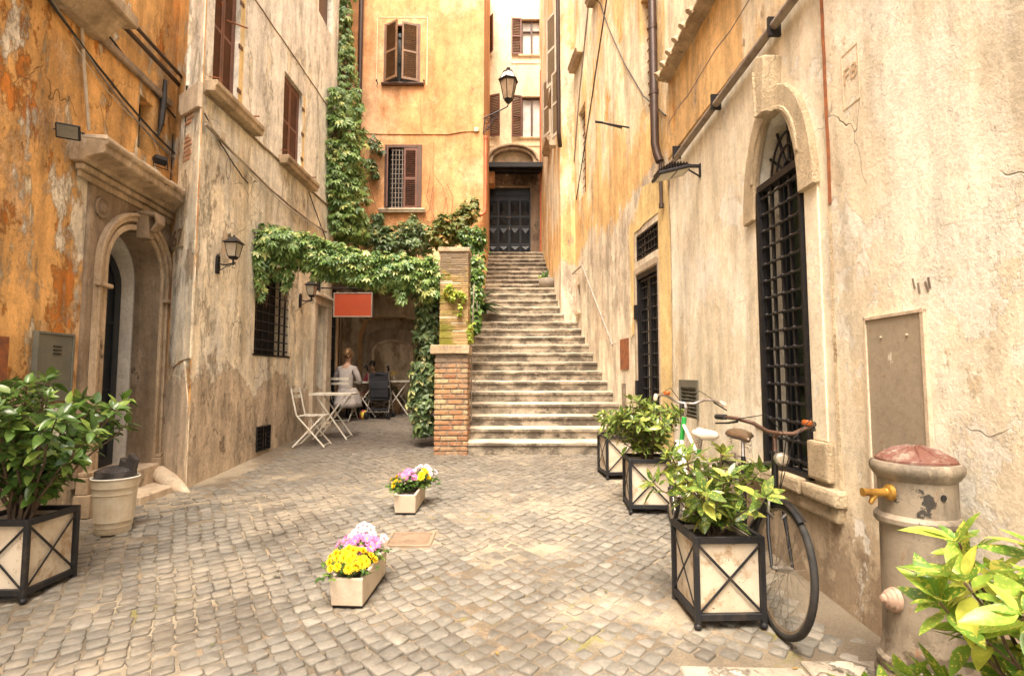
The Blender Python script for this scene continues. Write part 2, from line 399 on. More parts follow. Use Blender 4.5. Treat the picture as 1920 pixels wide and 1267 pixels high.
M['ground'] = ground_mat(); M['panel'] = panel_mat(); M['cobble'] = cobble_mat()

def fnoise(x, y, s):               # cheap smooth field for python-side shapes
    return (math.sin(x*1.7*s+1.3)+math.sin(y*2.1*s+.4)+math.sin((x+y)*1.3*s+2.1)+math.sin((x-y*1.4)*2.9*s))/4
def lane():
    # far sheet: hillside the lane lies on
    g = MB(world=True); g.add([(-60,-60,-3.96-.06),(60,-60,-3.96-.06),(60,60,3.96-.06),(-60,60,3.96-.06)], [(0,1,2,3)])
    g.build('ground', M['ground'], kind='structure')
    nx, ny = 128, 250; x0, x1, y0, y1 = -4.4, 2.2, -.6, 12.1
    vs = []; fs = []
    for j in range(ny+1):
        for i in range(nx+1):
            x = x0+(x1-x0)*i/nx; y = y0+(y1-y0)*j/ny
            f = fnoise(x, y, 1.1)+.6*fnoise(x+5, y, 3.1)
            z = gz(x, y)-.0078+.0090*max(-1, min(1.3, f))+random.uniform(-.0012, .0012)
            e = min(x-(-3.4 if y > 5.8 else -3.75+.11*(y-4)*0), 1.95-x)
            if e < .35: z += .012*(1-max(e, 0)/.35)
            vs.append((x, y, z))
    for j in range(ny):
        for i in range(nx):
            a = j*(nx+1)+i; fs.append((a, a+1, a+nx+2, a+nx+1))
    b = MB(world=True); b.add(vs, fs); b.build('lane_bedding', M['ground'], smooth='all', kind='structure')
    b = MB(world=True); p = .097; c0, s0 = math.cos(R(41)), math.sin(R(41))
    for i in range(-108, 180):
        for j in range(-72, 195):
            a0 = i*p; q0 = j*p*.94
            a = a0-.20*math.sin(q0*.85+.5)+.02*math.sin(q0*3.1); q = q0-.19*math.sin(a0*.9)+.02*math.sin(a0*2.7)
            x = a*c0-q*s0-.9; y = a*s0+q*c0+1.2
            if not (-4.3 < x < 2.0 and -.3 < y < 12): continue
            if x < -4.15+.11*(6.2-y) and y < 6: continue
            if y > 7.42 and x > -1.1: continue
            if -.99 < x < -.60 and 4.13 < y < 4.48: continue
            if y < 2.75 and x > .78: continue
            xl = -3.42 if y > 5.8 else -4.05+.11*(6.2-y)
            edge = min(x-xl, 1.93-x)
            if edge < .25 and random.random() < .75: continue
            if x < -2.6 and 4.2 < y < 5.6 and random.random() < .6*(-2.6-x): continue
            x += random.gauss(0, .006); y += random.gauss(0, .006)
            n = 8; w = p*.5*random.uniform(.96, 1.05); h = w*random.uniform(.86, .98); th = R(41)-.17*math.cos(a0*.9)*.5+.17*math.cos(q0*.85+.5)*.5+random.gauss(0, .10)
            tx, ty = random.gauss(-.01, .035), random.gauss(-.02, .04); dz = random.gauss(.001, .0028)-.010*max(0, min(1, (.4-edge)/.4))
            ring0 = []; ring1 = []; ring2 = []
            jj = [random.uniform(-.11, .09) for _ in range(4)]
            for k in range(n):
                an = 2*math.pi*k/n+math.pi/8
                ex = (abs(math.cos(an))**.30)*math.copysign(1, math.cos(an)); ey = (abs(math.sin(an))**.30)*math.copysign(1, math.sin(an))
                sc = 1+jj[k//2]; lx, ly = ex*w*sc, ey*h*sc
                for ring, f, zz in ((ring0, 1.02, -.034), (ring1, .985, -.0065), (ring2, .86, -.0003)):
                    px, py = x+(lx*math.cos(th)-ly*math.sin(th))*f, y+(lx*math.sin(th)+ly*math.cos(th))*f
                    ring.append((px, py, gz(px, py)+dz+zz+lx*f*tx+ly*f*ty))
            vs = ring0+ring1+ring2+[(x, y, gz(x, y)+dz+.0016)]
            fs = [(r*n+k, r*n+(k+1) % n, (r+1)*n+(k+1) % n, (r+1)*n+k) for r in (0, 1) for k in range(n)]+[(2*n+k, 2*n+(k+1) % n, 3*n) for k in range(n)]
            b.add(vs, fs)
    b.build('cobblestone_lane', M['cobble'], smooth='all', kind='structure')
    # flagstones beside the drinking fountain
    b = MB(world=True)
    for (x0, x1, y0, y1) in ((.80,1.38,2.30,2.66),(1.40,2.05,2.36,2.70),(.84,1.5,1.5,2.28),(1.52,2.05,1.4,2.34)):
        zz = [(x, y, gz(x, y)+.006+h) for x, y in ((x0,y0),(x1,y0),(x1,y1+random.uniform(-.02,.02)),(x0,y1)) for h in (-.06, .0)]
        b.add(zz, [(1,3,5,7),(0,2,3,1),(2,4,5,3),(4,6,7,5),(6,0,1,7),(0,6,4,2)])
    b.build('flagstone_paving', plaster('worn_flagstone', (.36,.31,.25), (.28,.24,.185), [((.45,.40,.32), 3, 1, .56, .62, None), ((.16,.12,.08), 4, 1, .6, .66, None)], streak=.05, cracks=.3, bump=.01), bev=.008, kind='structure')
lane()

# ================================================================ walls
A_ = (-3.42, 5.68); B_ = (-4.0, 6.12)
L1 = Wall((-4.0+.11*7.6, 6.12-7.6), B_, -1); LR = Wall(B_, A_, -1); L2 = Wall(A_, (-3.42, 10.05), -1); L3 = Wall((-3.42, 10.05), (-3.80, 11.95), -1)
R1 = Wall((2.0, -1.5), (1.88, 6.2), 1); R2 = Wall((1.88, 6.2), (1.36, 11.3), 1); RJ = Wall((1.36, 11.3), (1.07, 11.5), 1); R3 = Wall((1.07, 11.5), (.86, 16.6), 1)
FO = Wall((-4.05, 11.9), (-.65, 11.9), -1); FS = Wall((-.65, 11.9), (-.70, 16.5), -1); FF = Wall((-1.2, 16.2), (1.6, 16.2), -1)
def ck():
    for nme, W_, pt in (('L1', L1, (0,4)), ('LR', LR, (0,0)), ('L2', L2, (0,8)), ('R1', R1, (0,3)), ('R2', R2, (0,8)), ('RJ', RJ, (0,0)), ('R3', R3, (0,14)), ('FO', FO, (0,0)), ('FF', FF, (0,0)), ('FS', FS, (0, 14))):
        v = Vector((pt[0], pt[1], 0))-W_.A
        if v.dot(W_.n) < 0: W_.n = -W_.n; W_.M = Matrix(((W_.d.x, W_.n.x, 0, W_.A.x), (W_.d.y, W_.n.y, 0, W_.A.y), (0, 0, 1, 0), (0, 0, 0, 1)))
ck()
def rect(s0, s1, z0, z1): return [(s0, z0), (s1, z0), (s1, z1), (s0, z1)]
def wob(loop, a=.006, n=6):        # slightly irregular edge
    out = []
    for i in range(len(loop)):
        p, q = loop[i], loop[(i+1) % len(loop)]
        for k in range(n):
            t = k/n; out.append((p[0]+(q[0]-p[0])*t+random.uniform(-a, a), p[1]+(q[1]-p[1])*t+random.uniform(-a, a)))
    return out
def arch(s0, s1, z0, zs, rise=None, n=14):
    r = (s1-s0)/2; rise = rise or r; c = (s0+s1)/2
    return [(s0, z0), (s1, z0)]+[(c+r*math.cos(math.pi*k/n), zs+rise*math.sin(math.pi*k/n)) for k in range(n+1)]
def arch_ring(mb, s0, s1, z0, zs, rise, t0, t1, y0, y1, n=16, legs=True):   # band around an arch between offsets t0 and t1
    c = (s0+s1)/2; r = (s1-s0)/2
    def path(t):
        pts = [(c+(r+t)*math.cos(math.pi*k/n), zs+(rise+t)*math.sin(math.pi*k/n)) for k in range(n+1)]
        if legs: pts = [(c+r+t, z0)]+pts+[(c-r-t, z0)]
        return pts
    a, b = path(t0), path(t1); m = len(a)
    vs = [(p[0], y, p[1]) for y in (y0, y1) for p in a+b]; fs = []
    for i in range(m-1):
        for (p, q, r_, s_) in ((i, i+1, m+i+1, m+i), (2*m+i, 3*m+i, 3*m+i+1, 2*m+i+1), (i, 2*m+i, 2*m+i+1, i+1), (m+i, m+i+1, 3*m+i+1, 3*m+i)): fs.append((p, q, r_, s_))
    fs += [(0, m, 3*m, 2*m), (m-1, 3*m-1, 4*m-1, 2*m-1)]
    return mb.add(vs, fs)
def grille(mb, s0, s1, z0, z1, y, ns, nz, r=.009, knots=False, frame=0):
    for i in range(ns):
        s = s0+(s1-s0)*(i+.5)/ns; mb.box(s-r, s+r, y-r, y+r, z0, z1)
    for j in range(nz):
        z = z0+(z1-z0)*(j+.5)/nz; mb.tube([(s0, y+r*1.2, z), (s1, y+r*1.2, z)], r*.9, 6)
        if knots:
            for i in range(ns): mb.ball((s0+(s1-s0)*(i+.5)/ns, y+r*.6, z), r*1.9, 8)
    if frame:
        f = frame
        mb.box(s0-f, s0, y-.02, y+.03, z0-f, z1+f); mb.box(s1, s1+f, y-.02, y+.03, z0-f, z1+f)
        mb.box(s0, s1, y-.02, y+.03, z0-f, z0); mb.box(s0, s1, y-.02, y+.03, z1, z1+f)
def shutter(mb, w, h, Mx, th=.035, st=.055, pitch=.042, mids=(.5,)):   # louvred leaf in local x 0..w, z 0..h
    mb.box(0, st, 0, th, 0, h, Mx); mb.box(w-st, w, 0, th, 0, h, Mx)
    cuts = [0]+[h*m for m in mids]+[h]
    rails = [(0, st*1.5)]+[(h*m-st*.6, h*m+st*.6) for m in mids]+[(h-st*1.2, h)]
    for a, b in rails: mb.box(st, w-st, 0, th, a, b, Mx)
    for (a, b), (c, d) in zip(rails[:-1], rails[1:]):
        n = max(2, int((c-b)/pitch))
        for i in range(n):
            z = b+(c-b)*(i+.5)/n; mb.bar((st, th/2, z), (w-st, th/2, z), .006, .036, Mx @ Matrix.Translation((0, th/2, z)) @ Matrix.Rotation(R(-48), 4, 'X') @ Matrix.Translation((0, -th/2, -z)))
def sill(W_, s0, s1, z, out=.16, h=.11, drop=.07):
    mb = W_.mb(); mb.prism([(0,0),(0,h),(out,h),(out,h*.55),(out*.86,h*.45),(out*.8,0)], 0, s1-s0, Matrix(((0,1,0,s0),(1,0,0,0),(0,0,1,z-h),(0,0,0,1))))
    return mb
def hs(W_, u, v): return W_.hit(u, v)
# ================================================================ left townhouse with the carved portal
lt = thing('townhouse', (-4.3, 3, 0), 'orange peeling plaster house with the stone arched doorway', 'house')
d0, d1 = 6.50, 7.44            # inner edges of the doorway along the wall
dz = .62                       # threshold height
mb = L1.mb(); mb.slab([[(-1.2,-.6),(L1.L,-.6),(L1.L,9.5),(-1.2,9.5)], arch(d0-.05, d1+.03, dz-.3, 2.62, .5), wob(rect(6.95, 7.20, 3.95, 4.52), .008, 4)], .32)
LRm = LR.mb(); LRm.slab([wob([(-.02,-.6),(LR.L-.0,-.6),(LR.L,9.5),(-.02,9.5)], 0, 2)], .012)
mb.v += LRm.v; mb.f += [[i+len(mb.v)-len(LRm.v) for i in f] for f in LRm.f]; mb.r += LRm.r
mb.build('wall', M['lorange'], lt)
q_ = L1.mb(); q_.box(6.9, 7.25, -.16, -.13, 3.9, 4.56); q_.build('slit_window', M['dark'], lt)  # dark backing sheet: the shade inside the slit is put into its colour
# rough corner: exposed base render and brick quoins
mb = LR.mb(); mb.prism([(0.02,.2),(.72,.2),(.725,1.3),(.60,1.72),(.40,1.66),(.2,1.5),(.05,1.42),(.02,1.2)], .002, .016); mb.build('base_render', M['lcream'], lt)
mb = LR.mb(); mb.prism([(.17,1.70),(.30,1.66),(.45,1.72),(.66,1.75),(.727,1.75),(.727,9.5),(.52,9.5),(.50,6.5),(.36,5.2),(.24,4.6),(.20,3.4),(.18,2.6)], .0, .013); mb.build('corner_render', M['lcream'], lt)
mb = LR.mb()
for i in range(15):
    if i in (6, 7): continue
    z = 3.98+i*.052; mb.box(.30+random.uniform(0, .1), .54+random.uniform(-.07, .04), .006, .022, z, z+.040, jit=.004)
mb.build_each('brick', simple('old_brick_quoin', (.42,.20,.10), (.5,.38,.26), 14, .9, 0, .004), lt, bev=.004)
mb = LR.mb(); mb.prism([(.22,4.60),(.30,4.52),(.74,4.50),(.74,4.80),(.22,4.80)], -.01, .045); mb.build('stone_block', M['palestone'], lt, bev=.01)
# portal
mb = L1.mb(); pz = 3.42; p0, p1 = 6.24, 7.60
mb.slab([[(p0, dz-.04),(d0-.001, dz-.04),(d0-.001, 2.60)]+[((d0+d1)/2-(d1-d0)/2*math.cos(math.pi*k/16), 2.60+.46*math.sin(math.pi*k/16)) for k in range(1, 16)]+[(d1+.001, 2.60),(d1+.001, dz-.04),(p1, dz-.04),(p1, pz),(p0, pz)]], .26)
for v in mb.v: v += L1.n*.035
po = mb.build('portal', M['travdark'], lt)
mb = L1.mb(); arch_ring(mb, d0, d1, dz, 2.60, .46, 0, .055, .03, .062); arch_ring(mb, d0, d1, dz, 2.60, .46, .085, .17, .03, .075); arch_ring(mb, d0, d1, dz, 2.60, .46, .135, .17, .07, .10)
for s in (d0-.12, d1+.12): mb.box(s-.13, s+.13, .03, .13, dz-.10, dz+.05); mb.box(s-.105, s+.105, .03, .11, dz+.05, dz+.09); mb.box(s-.14, s+.14, .02, .16, dz-.30, dz-.10)
for s in (d0-.10, d1+.10): mb.box(s-.10, s+.10, .06, .115, 2.38, 2.42)
mb.build('archivolt', M['travertine'], po, bev=.008)
mb = L1.mb(); c = (d0+d1)/2
mb.prism([(c-.05,2.98),(c+.05,2.98),(c+.085,3.26),(c-.085,3.26)], .05, .17)
for k in range(7): mb.tube([(c-.09+.03*k-.0, .10, 3.24),(c-.07+.024*k, .24, 3.22),(c-.05+.017*k, .25, 3.14),(c-.04+.013*k, .19, 3.06)], [.02,.026,.022,.014], 7)
mb.build('keystone', M['travdark'], po, bev=.004)
for s in (6.38, 7.50):
    mb = L1.mb(); mb.lathe([(.095,.0),(.10,.018),(.085,.025),(.07,.012),(.055,.012),(.045,.03),(.02,.04),(.001,.04)], 24, Matrix.Translation((s, .035, 3.12)) @ Matrix.Rotation(R(-90), 4, 'X')); mb.build('roundel', M['travdark'], po, smooth=True)
mb = L1.mb()
for (a, b, y, z0, z1) in ((6.05,7.63,.06,3.30,3.36),(6.02,7.65,.10,3.36,3.41)): mb.box(a, b, .03, y, z0, z1)
mb.prism([(0,0),(.12,0),(.14,.03),(.19,.045),(.28,.07),(.29,.085),(.29,.14),(.31,.15),(.32,.18),(0,.21)], 0, 1.62, Matrix(((0,1,0,5.98),(1,0,0,0),(0,0,1,3.42),(0,0,0,1))))
mb.build('cornice', M['travertine'], po, bev=.006)
mb = L1.mb(); pts = [(5.98+i*.07, 3.635+random.uniform(.0, .03)) for i in range(24)]; mb.prism([(5.98,3.61)]+pts+[(7.6,3.61)], .0, .30); mb.build('cornice_mortar', M['palestone'], po, bev=.01)
mb = L1.mb(); arch_ring(mb, d0, d1, dz-.02, 2.60, .46, -.004, .16, -.62, -.24); mb.build('reveal', M['white'], lt)
mb = L1.mb(); mb.box(d0-.3, d1+.4, -.70, -.64, .3, 3.4); mb.build('dark_backdrop', M['dark'], lt)  # dark sheet behind the door leaf: shade of the unlit inside put into colour
mb = L1.mb(); mb.box(d0-.1, d1+.1, -.62, .12, dz-.30, dz-.005); mb.build('threshold', M['palestone'], lt, bev=.012)
w_ = .90; dd_ = (L1.d*math.cos(R(5))-L1.n*math.sin(R(5))); dn_ = (L1.n*math.cos(R(5))+L1.d*math.sin(R(5))); p_ = L1.P(d0-.02, -.27, dz)
Md = Matrix(((dd_.x, dn_.x, 0, p_.x), (dd_.y, dn_.y, 0, p_.y), (0, 0, 1, p_.z), (0, 0, 0, 1)))
mb = MB(Md); prof = [(0,0),(w_,0),(w_,1.92)]+[(w_*math.cos(math.pi/2*k/8)*1.0, 1.92+.46*math.sin(math.pi/2*k/8)) for k in range(1, 9)]
mb.prism(prof, -.03, .02); lf = mb.build('door', M['bluewood'], lt, bev=.004)
mb = MB(Md); prof2 = [(p[0]*.78+.05, p[1]*.93+.08) for p in prof]; n = len(prof2)
for i in range(n): a, b = prof2[i], prof2[(i+1) % n]; mb.bar((a[0], .03, a[1]), (b[0], .03, b[1]), .02, .02)
for z in (.8, 1.5): mb.bar((.06,.03,z), (w_*.78+.03,.03,z), .02, .02)
mb.build('moulding', M['bluewood'], lf, bev=.003)
# step slab and wheel guard stone at its foot
mb = MB(world=True); a, b = ground(262, 948), ground(362, 905)
q = Vector((-.45, .1, 0))
pts = [a, b, b+q*.9+Vector((0, .1, 0)), a+q]
vs = [(p.x, p.y, z) for p in pts for z in (gz(p.x, p.y)-.05, gz(a.x, a.y)+.085+(.02 if p is pts[1] else 0))]
mb.add(vs, [(1,3,5,7),(0,2,3,1),(2,4,5,3),(4,6,7,5),(6,0,1,7),(0,6,4,2)])
mb.build('doorstep', M['palestone'], lt, bev=.015)
mb = MB(world=True); mb.tube([(-3.98,5.98,.52),(-3.85,5.90,.51),(-3.65,5.76,.46),(-3.48,5.65,.41),(-3.34,5.60,.35)], [.06,.085,.085,.07,.03], 12, sq=.8); mb.build('guard_stone', M['palestone'], lt, smooth='all')
# house number tile
n6 = [p for p in ((322,433),(358,433),(358,465),(322,465))]
mb = LR.mb(); mb.box(.12, .47, .0, .02, 2.99, 3.22); mb.box(.135, .455, .018, .026, 3.0, 3.01); pl = mb.build('number_tile', M['roughstone'], lt, bev=.003)
def text(txt, size, Mx, ext, mat, name, parent=None, **k):
    cu = bpy.data.curves.new(name, 'FONT'); cu.body = txt; cu.size = size; cu.extrude = ext; cu.align_x = 'CENTER'; cu.resolution_u = 3
    o = bpy.data.objects.new(name, cu); COL.objects.link(o); bpy.context.view_layer.update()
    me = bpy.data.meshes.new_from_object(o.evaluated_get(bpy.context.evaluated_depsgraph_get()))
    vs = [Mx @ v.co for v in me.vertices]; fs = [list(p.vertices) for p in me.polygons]; bpy.data.objects.remove(o); bpy.data.curves.remove(cu)
    b = MB(world=True); b.v = vs; b.f = fs; b.r = [0.5]*len(fs); return b.build(name, mat, parent, **k)
def textM(W_, s, o, z, flip=1):    # text frame standing on a wall, readable from the lane
    x = W_.d*flip; zz = Vector((0,0,1)); nn = x.cross(zz)
    p = W_.P(s, o, z); nn = -nn if False else x.cross(Vector((0,0,1)))
    return Matrix(((x.x, 0, W_.n.x, p.x), (x.y, 0, W_.n.y, p.y), (0, 1, 0, p.z), (0, 0, 0, 1)))
text('67', .27, textM(LR, .295, .024, 3.02), .004, simple('worn_brown_digits', (.12,.07,.035), (.26,.16,.09), 14, .9, 0, 0), 'number', pl)
# window ledge overhead, seen from below
mb = L1.mb(); mb.box(4.9, 6.28, 0, .34, 4.80, 4.92); mb.prism([(0,-.18),(.10,-.18),(.26,-.03),(.30,0),(0,0)], 0, 1.2, Matrix(((0,1,0,5.0),(1,0,0,0),(0,0,1,4.80),(0,0,0,1)))); mb.build('window_ledge', M['travertine'], lt, bev=.012)
mb = L1.mb(); mb.box(3.9, 7.5, 0, .05, 4.66, 4.74); mb.build('string_course', M['travdark'], lt, bev=.01)

# ================================================================ left cream townhouse
lc = thing('townhouse', (-3.9, 8, 0), 'tall peeling cream plaster house with closed brown shutters', 'house')
so = 5.68                      # wall coordinate 0 is at Y = so
W1 = (5.86-so, 6.42-so, 4.86, 6.5); W2 = (7.72-so, 8.42-so, 4.82, 6.15)
GW = (7.05-so, 8.14-so, 1.86, 3.15); VG = (7.2-so, 7.60-so, .55, .88); DR = (9.15-so, 9.62-so, .62, 2.78); SW = (9.24-so, 9.50-so, 3.06, 3.30)
mb = L2.mb(); mb.slab([[(0,-.6),(10.05-so,-.6),(10.05-so,11.5),(0,11.5)]]+[wob(rect(*w_), .004, 3) for w_ in (W1, W2, GW, VG, DR, SW)]+[wob([(.62,3.00),(.74,3.0),(.75,3.22),(.70,3.30),(.64,3.26)], .004, 2), rect(9.0-so, 9.7-so, 8.0, 9.4)], .30)

for v in mb.v:
    if v.x < -3.6 and v.y < 5.69: v.y += .36
mb.build('wall', M['lcream'], lc)
def shut_window(W_, w_, par, mat, rev=.09, name='window'):
    s0, s1, z0, z1 = w_; mb = W_.mb()
    mb.box(s0, s0+.05, -.14, -rev+.03, z0, z1); mb.box(s1-.05, s1, -.14, -rev+.03, z0, z1); mb.box(s0+.05, s1-.05, -.14, -rev+.03, z1-.05, z1)
    o = mb.build(name, mat, par, bev=.003); h = z1-z0-.06; w2 = (s1-s0-.10)/2
    for k in range(2):
        mb = MB(W_.M @ Matrix.Translation((s0+.05+k*w2+.003, -rev+.0, z0+.005))); shutter(mb, w2-.006, h, Matrix.Identity(4), .03, .035, .036); mb.build('shutter', mat, o)
    mb = W_.mb()
    for z in (z0+.25, (z0+z1)/2, z1-.25): mb.box(s1-.03, s1+.055, .0, .015, z-.025, z+.025)
    mb.build_each('hinge', M['brownwood'], o)
    return o
for w_ in (W1, W2):
    o = shut_window(L2, w_, lc, M['shutter'])
    mb = L2.mb(); mb.box(w_[1], w_[1]+.10, .0, .006, w_[2], w_[3]); mb.build('painted_edge', M['yellow'], o)
    sl_ = sill(L2, w_[0]-.12-(.05 if w_ is W1 else 0), w_[1]+.42, w_[2]-.02, .16, .13); sl_.build('sill', M['travertine'], o, bev=.008)
    mb = L2.mb(); mb.tube([(w_[0]-.05, .12, w_[2]), (w_[0]-.05, .12, w_[2]+.06), (w_[0]-.05, -.02, w_[2]+.08)], .006); mb.tube([(w_[1]+.2, .02, w_[2]+.02), (w_[1]+.2, .18, w_[2]+.02)], .009); mb.build_each('shutter_stay', M['rust'], o)
def dark_back(W_, w_, par, mat='dark', o=-.24, name='pane'):  # backing sheet; the dark material puts interior shade into its colour
    mb = W_.mb(); mb.box(w_[0]-.02, w_[1]+.02, o-.03, o, w_[2]-.02, w_[3]+.02); return mb.build(name, M[mat], par)
mb = L2.mb(); grille(mb, GW[0], GW[1], GW[2], GW[3], -.03, 6, 10, .011); g = mb.build('window', M['iron'], lc); dark_back(L2, GW, g)
mb = L2.mb(); mb.box(GW[0]-.03, GW[1]+.05, 0, .012, GW[2]-.025, GW[2]); mb.build('sill', M['iron'], g)
mb = L2.mb(); grille(mb, VG[0]+.015, VG[1]-.015, VG[2]+.015, VG[3]-.015, -.01, 5, 5, .008, frame=.015); v_ = mb.build('vent_grille', M['iron'], lc); dark_back(L2, VG, v_, o=-.10)
dark_back(L2, SW, lc, o=-.15, name='small_window'); dark_back(L2, (.6,.77,2.98,3.32), lc, mat='rust', o=-.1, name='niche')
dark_back(L2, (9.0-so,9.7-so,8,9.4), lc, 'brownwood', -.1, 'upper_window')
mb = L2.mb(); grille(mb, SW[0], SW[1], SW[2], SW[3], -.03, 3, 3, .008); mb.build('small_grille', M['iron'], lc)
ps = dark_back(L2, DR, lc, 'bluewood', -.22, 'door')
mb = L2.mb(); s0, s1, z0, z1 = DR
mb.box(s0-.14, s0, .0, .07, z0-.2, z1+.02); mb.box(s1, s1+.26, .0, .07, z0-.2, z1+.02); mb.box(s0-.14, s1+.26, .0, .08, z1+.02, z1+.15); mb.box(s0-.18, s1+.3, .0, .14, z1+.15, z1+.20); mb.box(s0-.10, s1+.2, .06, .09, z1-.3+.36, z1+.10)
mb.box(s1, s1+.26, .07, .10, z0-.2, z0+.1); mb.box(s0-.14, s1+.26, -.2, .12, z0-.3, z0-.2+.14)
mb.build('door_surround', M['palestone'], lc, bev=.008)
mb = L2.mb(); mb.box(s1+.30, s1+.36, 0, .012, 1.9, 2.3); mb.build('name_plate', M['lead'], lc)
mb = L2.mb(); pts = [(i*.2-0, 4.70+random.uniform(-.01,.01)) for i in range(23)]; mb.tube([(p[0], .01, p[1]) for p in pts], .018, 6); mb.build('string_course', M['travdark'], lc)
mb = L2.mb(); pts = [(.3+i*.2, 6.55+random.uniform(-.01,.01)) for i in range(19)]; mb.tube([(p[0], .004, p[1]+i*0) for i, p in enumerate(pts)], .010, 5); mb.build('upper_string', M['travdark'], lc)

# ================================================================ shop fronts in the covered passage
l3 = thing('shop_front', (-3.7, 11, 0), 'dark barred shop front deep in the covered passage', 'shop')
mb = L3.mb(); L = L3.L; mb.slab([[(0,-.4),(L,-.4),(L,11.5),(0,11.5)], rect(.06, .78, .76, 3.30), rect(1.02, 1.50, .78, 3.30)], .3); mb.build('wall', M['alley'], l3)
for a, b in ((.06,.78),(1.02,1.50)):
    mb = L3.mb(); mb.box(a, b, -.2, -.17, .70, 3.34); pn = mb.build('door', M['glass'], l3)
    mb = L3.mb(); grille(mb, a, b, .72, 3.3, -.06, 5, 12, .010, frame=.0); mb.box(a, b, -.10, -.03, 1.9, 1.98); mb.box(a, a+.05, -.10, -.02, .7, 3.3); mb.box(b-.05, b, -.10, -.02, .7, 3.3); mb.build('grille', M['iron'], pn)
mb = L3.mb(); mb.box(.80, 1.0, .0, .02, .72, 3.3); mb.build('pilaster', M['ochre'], l3)

# ================================================================ ochre house over the passage
oc = thing('townhouse', (-2.2, 13, 0), 'flat fronted ochre house at the end with two shuttered windows', 'house')
def F(u, v): return FO.hit(u, v)
U1 = (F(721,46)[0], F(787,158)[0], F(787,158)[1], F(721,46)[1]); U2 = (F(722,272)[0], F(790,393)[0], 5.34, 6.85)
NI = (F(672,598)[0], F(790,598)[0], .70, 2.86)
mb = FO.mb(); mb.slab([[(-.2,-.4),(FO.L,-.4),(FO.L,13.5),(-.2,13.5)], rect(*U1), rect(*U2), [(NI[0],.72),(NI[1],.72),(NI[1],2.5),(NI[1]-.12,2.82),(NI[1]-.4,2.9),(NI[0]+.4,2.9),(NI[0]+.12,2.82),(NI[0],2.5)]], .4)
mb.build('wall', M['ochre'], oc)
mb = FS.mb(); mb.box(0, FS.L, -.4, 0, .5, 13.5); mb.build('side_wall', M['ochre'], oc)
mb = FO.mb(); mb.slab([[(-.1,.3),(3.35,.3),(3.35,3.62),(-.1,3.62)], [(NI[0]+.01,.72),(NI[1]-.01,.72),(NI[1]-.01,2.5),(NI[1]-.13,2.8),(NI[1]-.41,2.88),(NI[0]+.41,2.88),(NI[0]+.13,2.8),(NI[0]+.01,2.5)]], .01)
for v in mb.v: v += FO.n*.014
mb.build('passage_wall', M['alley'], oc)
dark_back(FO, (NI[0]-.05, NI[1]+.05, .6, 3), oc, 'alley', -.36, 'niche_back')
# upper window, shutters ajar
s0, s1, z0, z1 = U1; dark_back(FO, U1, oc, 'dark', -.20)
mb = FO.mb()
for a, b, c_, d_ in ((s0,s0+.05,z0,z1),(s1-.05,s1,z0,z1),(s0+.05,s1-.05,z1-.05,z1),(s0+.05,s1-.05,z0,z0+.05)): mb.box(a, b, -.08, .02, c_, d_)
u1 = mb.build('window', M['shutter'], oc, bev=.004)
mb = FO.mb(); mb.box((s0+s1)/2-.12, (s0+s1)/2-.05, -.16, -.12, z0, z1); mb.box((s0+s1)/2+.03, (s0+s1)/2+.1, -.17, -.13, z0, z1); mb.build('sash', M['glass'], u1)
for sd_, hx, ang in ((1, s0+.05, 33), (-1, s1-.05, 20)):
    Mx = FO.M @ Matrix.Translation((hx, .02, z0+.04)) @ Matrix.Rotation(R(ang*sd_), 4, 'Z') @ (Matrix.Identity(4) if sd_ == 1 else Matrix.Scale(-1, 4, (1,0,0)))
    mb = MB(Mx); shutter(mb, (s1-s0)/2-.05, z1-z0-.08, Matrix.Identity(4), .03, .04, .045); mb.build('shutter', M['shutter2'], u1)
mb = sill(FO, s0-.04, s1+.10, z0-.0, .09, .05); mb.build('sill', M['brownwood'], u1, bev=.004)
mb = FO.mb(); a, b, c_, d_ = s0-.17, s1+.17, z0-.02, z1+.17
mb.box(a, a+.012, 0, .008, c_, d_); mb.box(b-.012, b, 0, .008, c_, d_); mb.box(a, b, 0, .008, d_-.012, d_); mb.build('painted_surround', M['peach'], u1)
mb = FO.mb()
for s in (s0-.14, s1+.11): mb.tube([(s, 0, z0+.02),(s, .07, z0+.02),(s, .075, z0+.07)], .012); mb.ball((s, .08, z0+.04), .022, 8)
mb.build_each('shutter_catch', M['iron'], u1)
# lower window, one leaf folded back, barred
s0, s1, z0, z1 = U2; dark_back(FO, U2, oc, 'dark', -.25)
mb = FO.mb()
for a, b, c_, d_ in ((s0,s0+.06,z0,z1),(s1-.10,s1,z0,z1),(s0+.06,s1-.10,z1-.07,z1)): mb.box(a, b, -.08, .02, c_, d_)
u2 = mb.build('window', M['brownwood'], oc, bev=.004)
mb = FO.mb(); grille(mb, s0+.14, s0+.44, z0, z1-.07, -.02, 4, 13, .007); mb.build('grille', M['lead'], u2)
mb = MB(FO.M @ Matrix.Translation((s0+.44, -.005, z0+.01))); shutter(mb, s1-s0-.54, z1-z0-.09, Matrix.Identity(4), .03, .045, .045); mb.build('shutter', M['shutter'], u2)
mb = MB(FO.M @ Matrix.Translation((s0+.06, -.0, z0+.01)) @ Matrix.Rotation(R(72), 4, 'Z')); shutter(mb, .2, z1-z0-.09, Matrix.Identity(4), .03, .03, .045); mb.build('shutter', M['shutter'], u2)
mb = sill(FO, s0-.10, s1+.10, z0, .12, .09); mb.build('sill', M['palestone'], u2, bev=.006)
mb = FO.mb(); mb.tube([(.55, .012, 7.12),(1.5, .012, 7.10),(2.6, .012, 7.10),(2.9,.012,7.16),(3.3,.012,7.17)], .011); mb.tube([(2.25,.012,7.1),(2.25,.012,5.9),(2.26,.012,4.6)], .010)
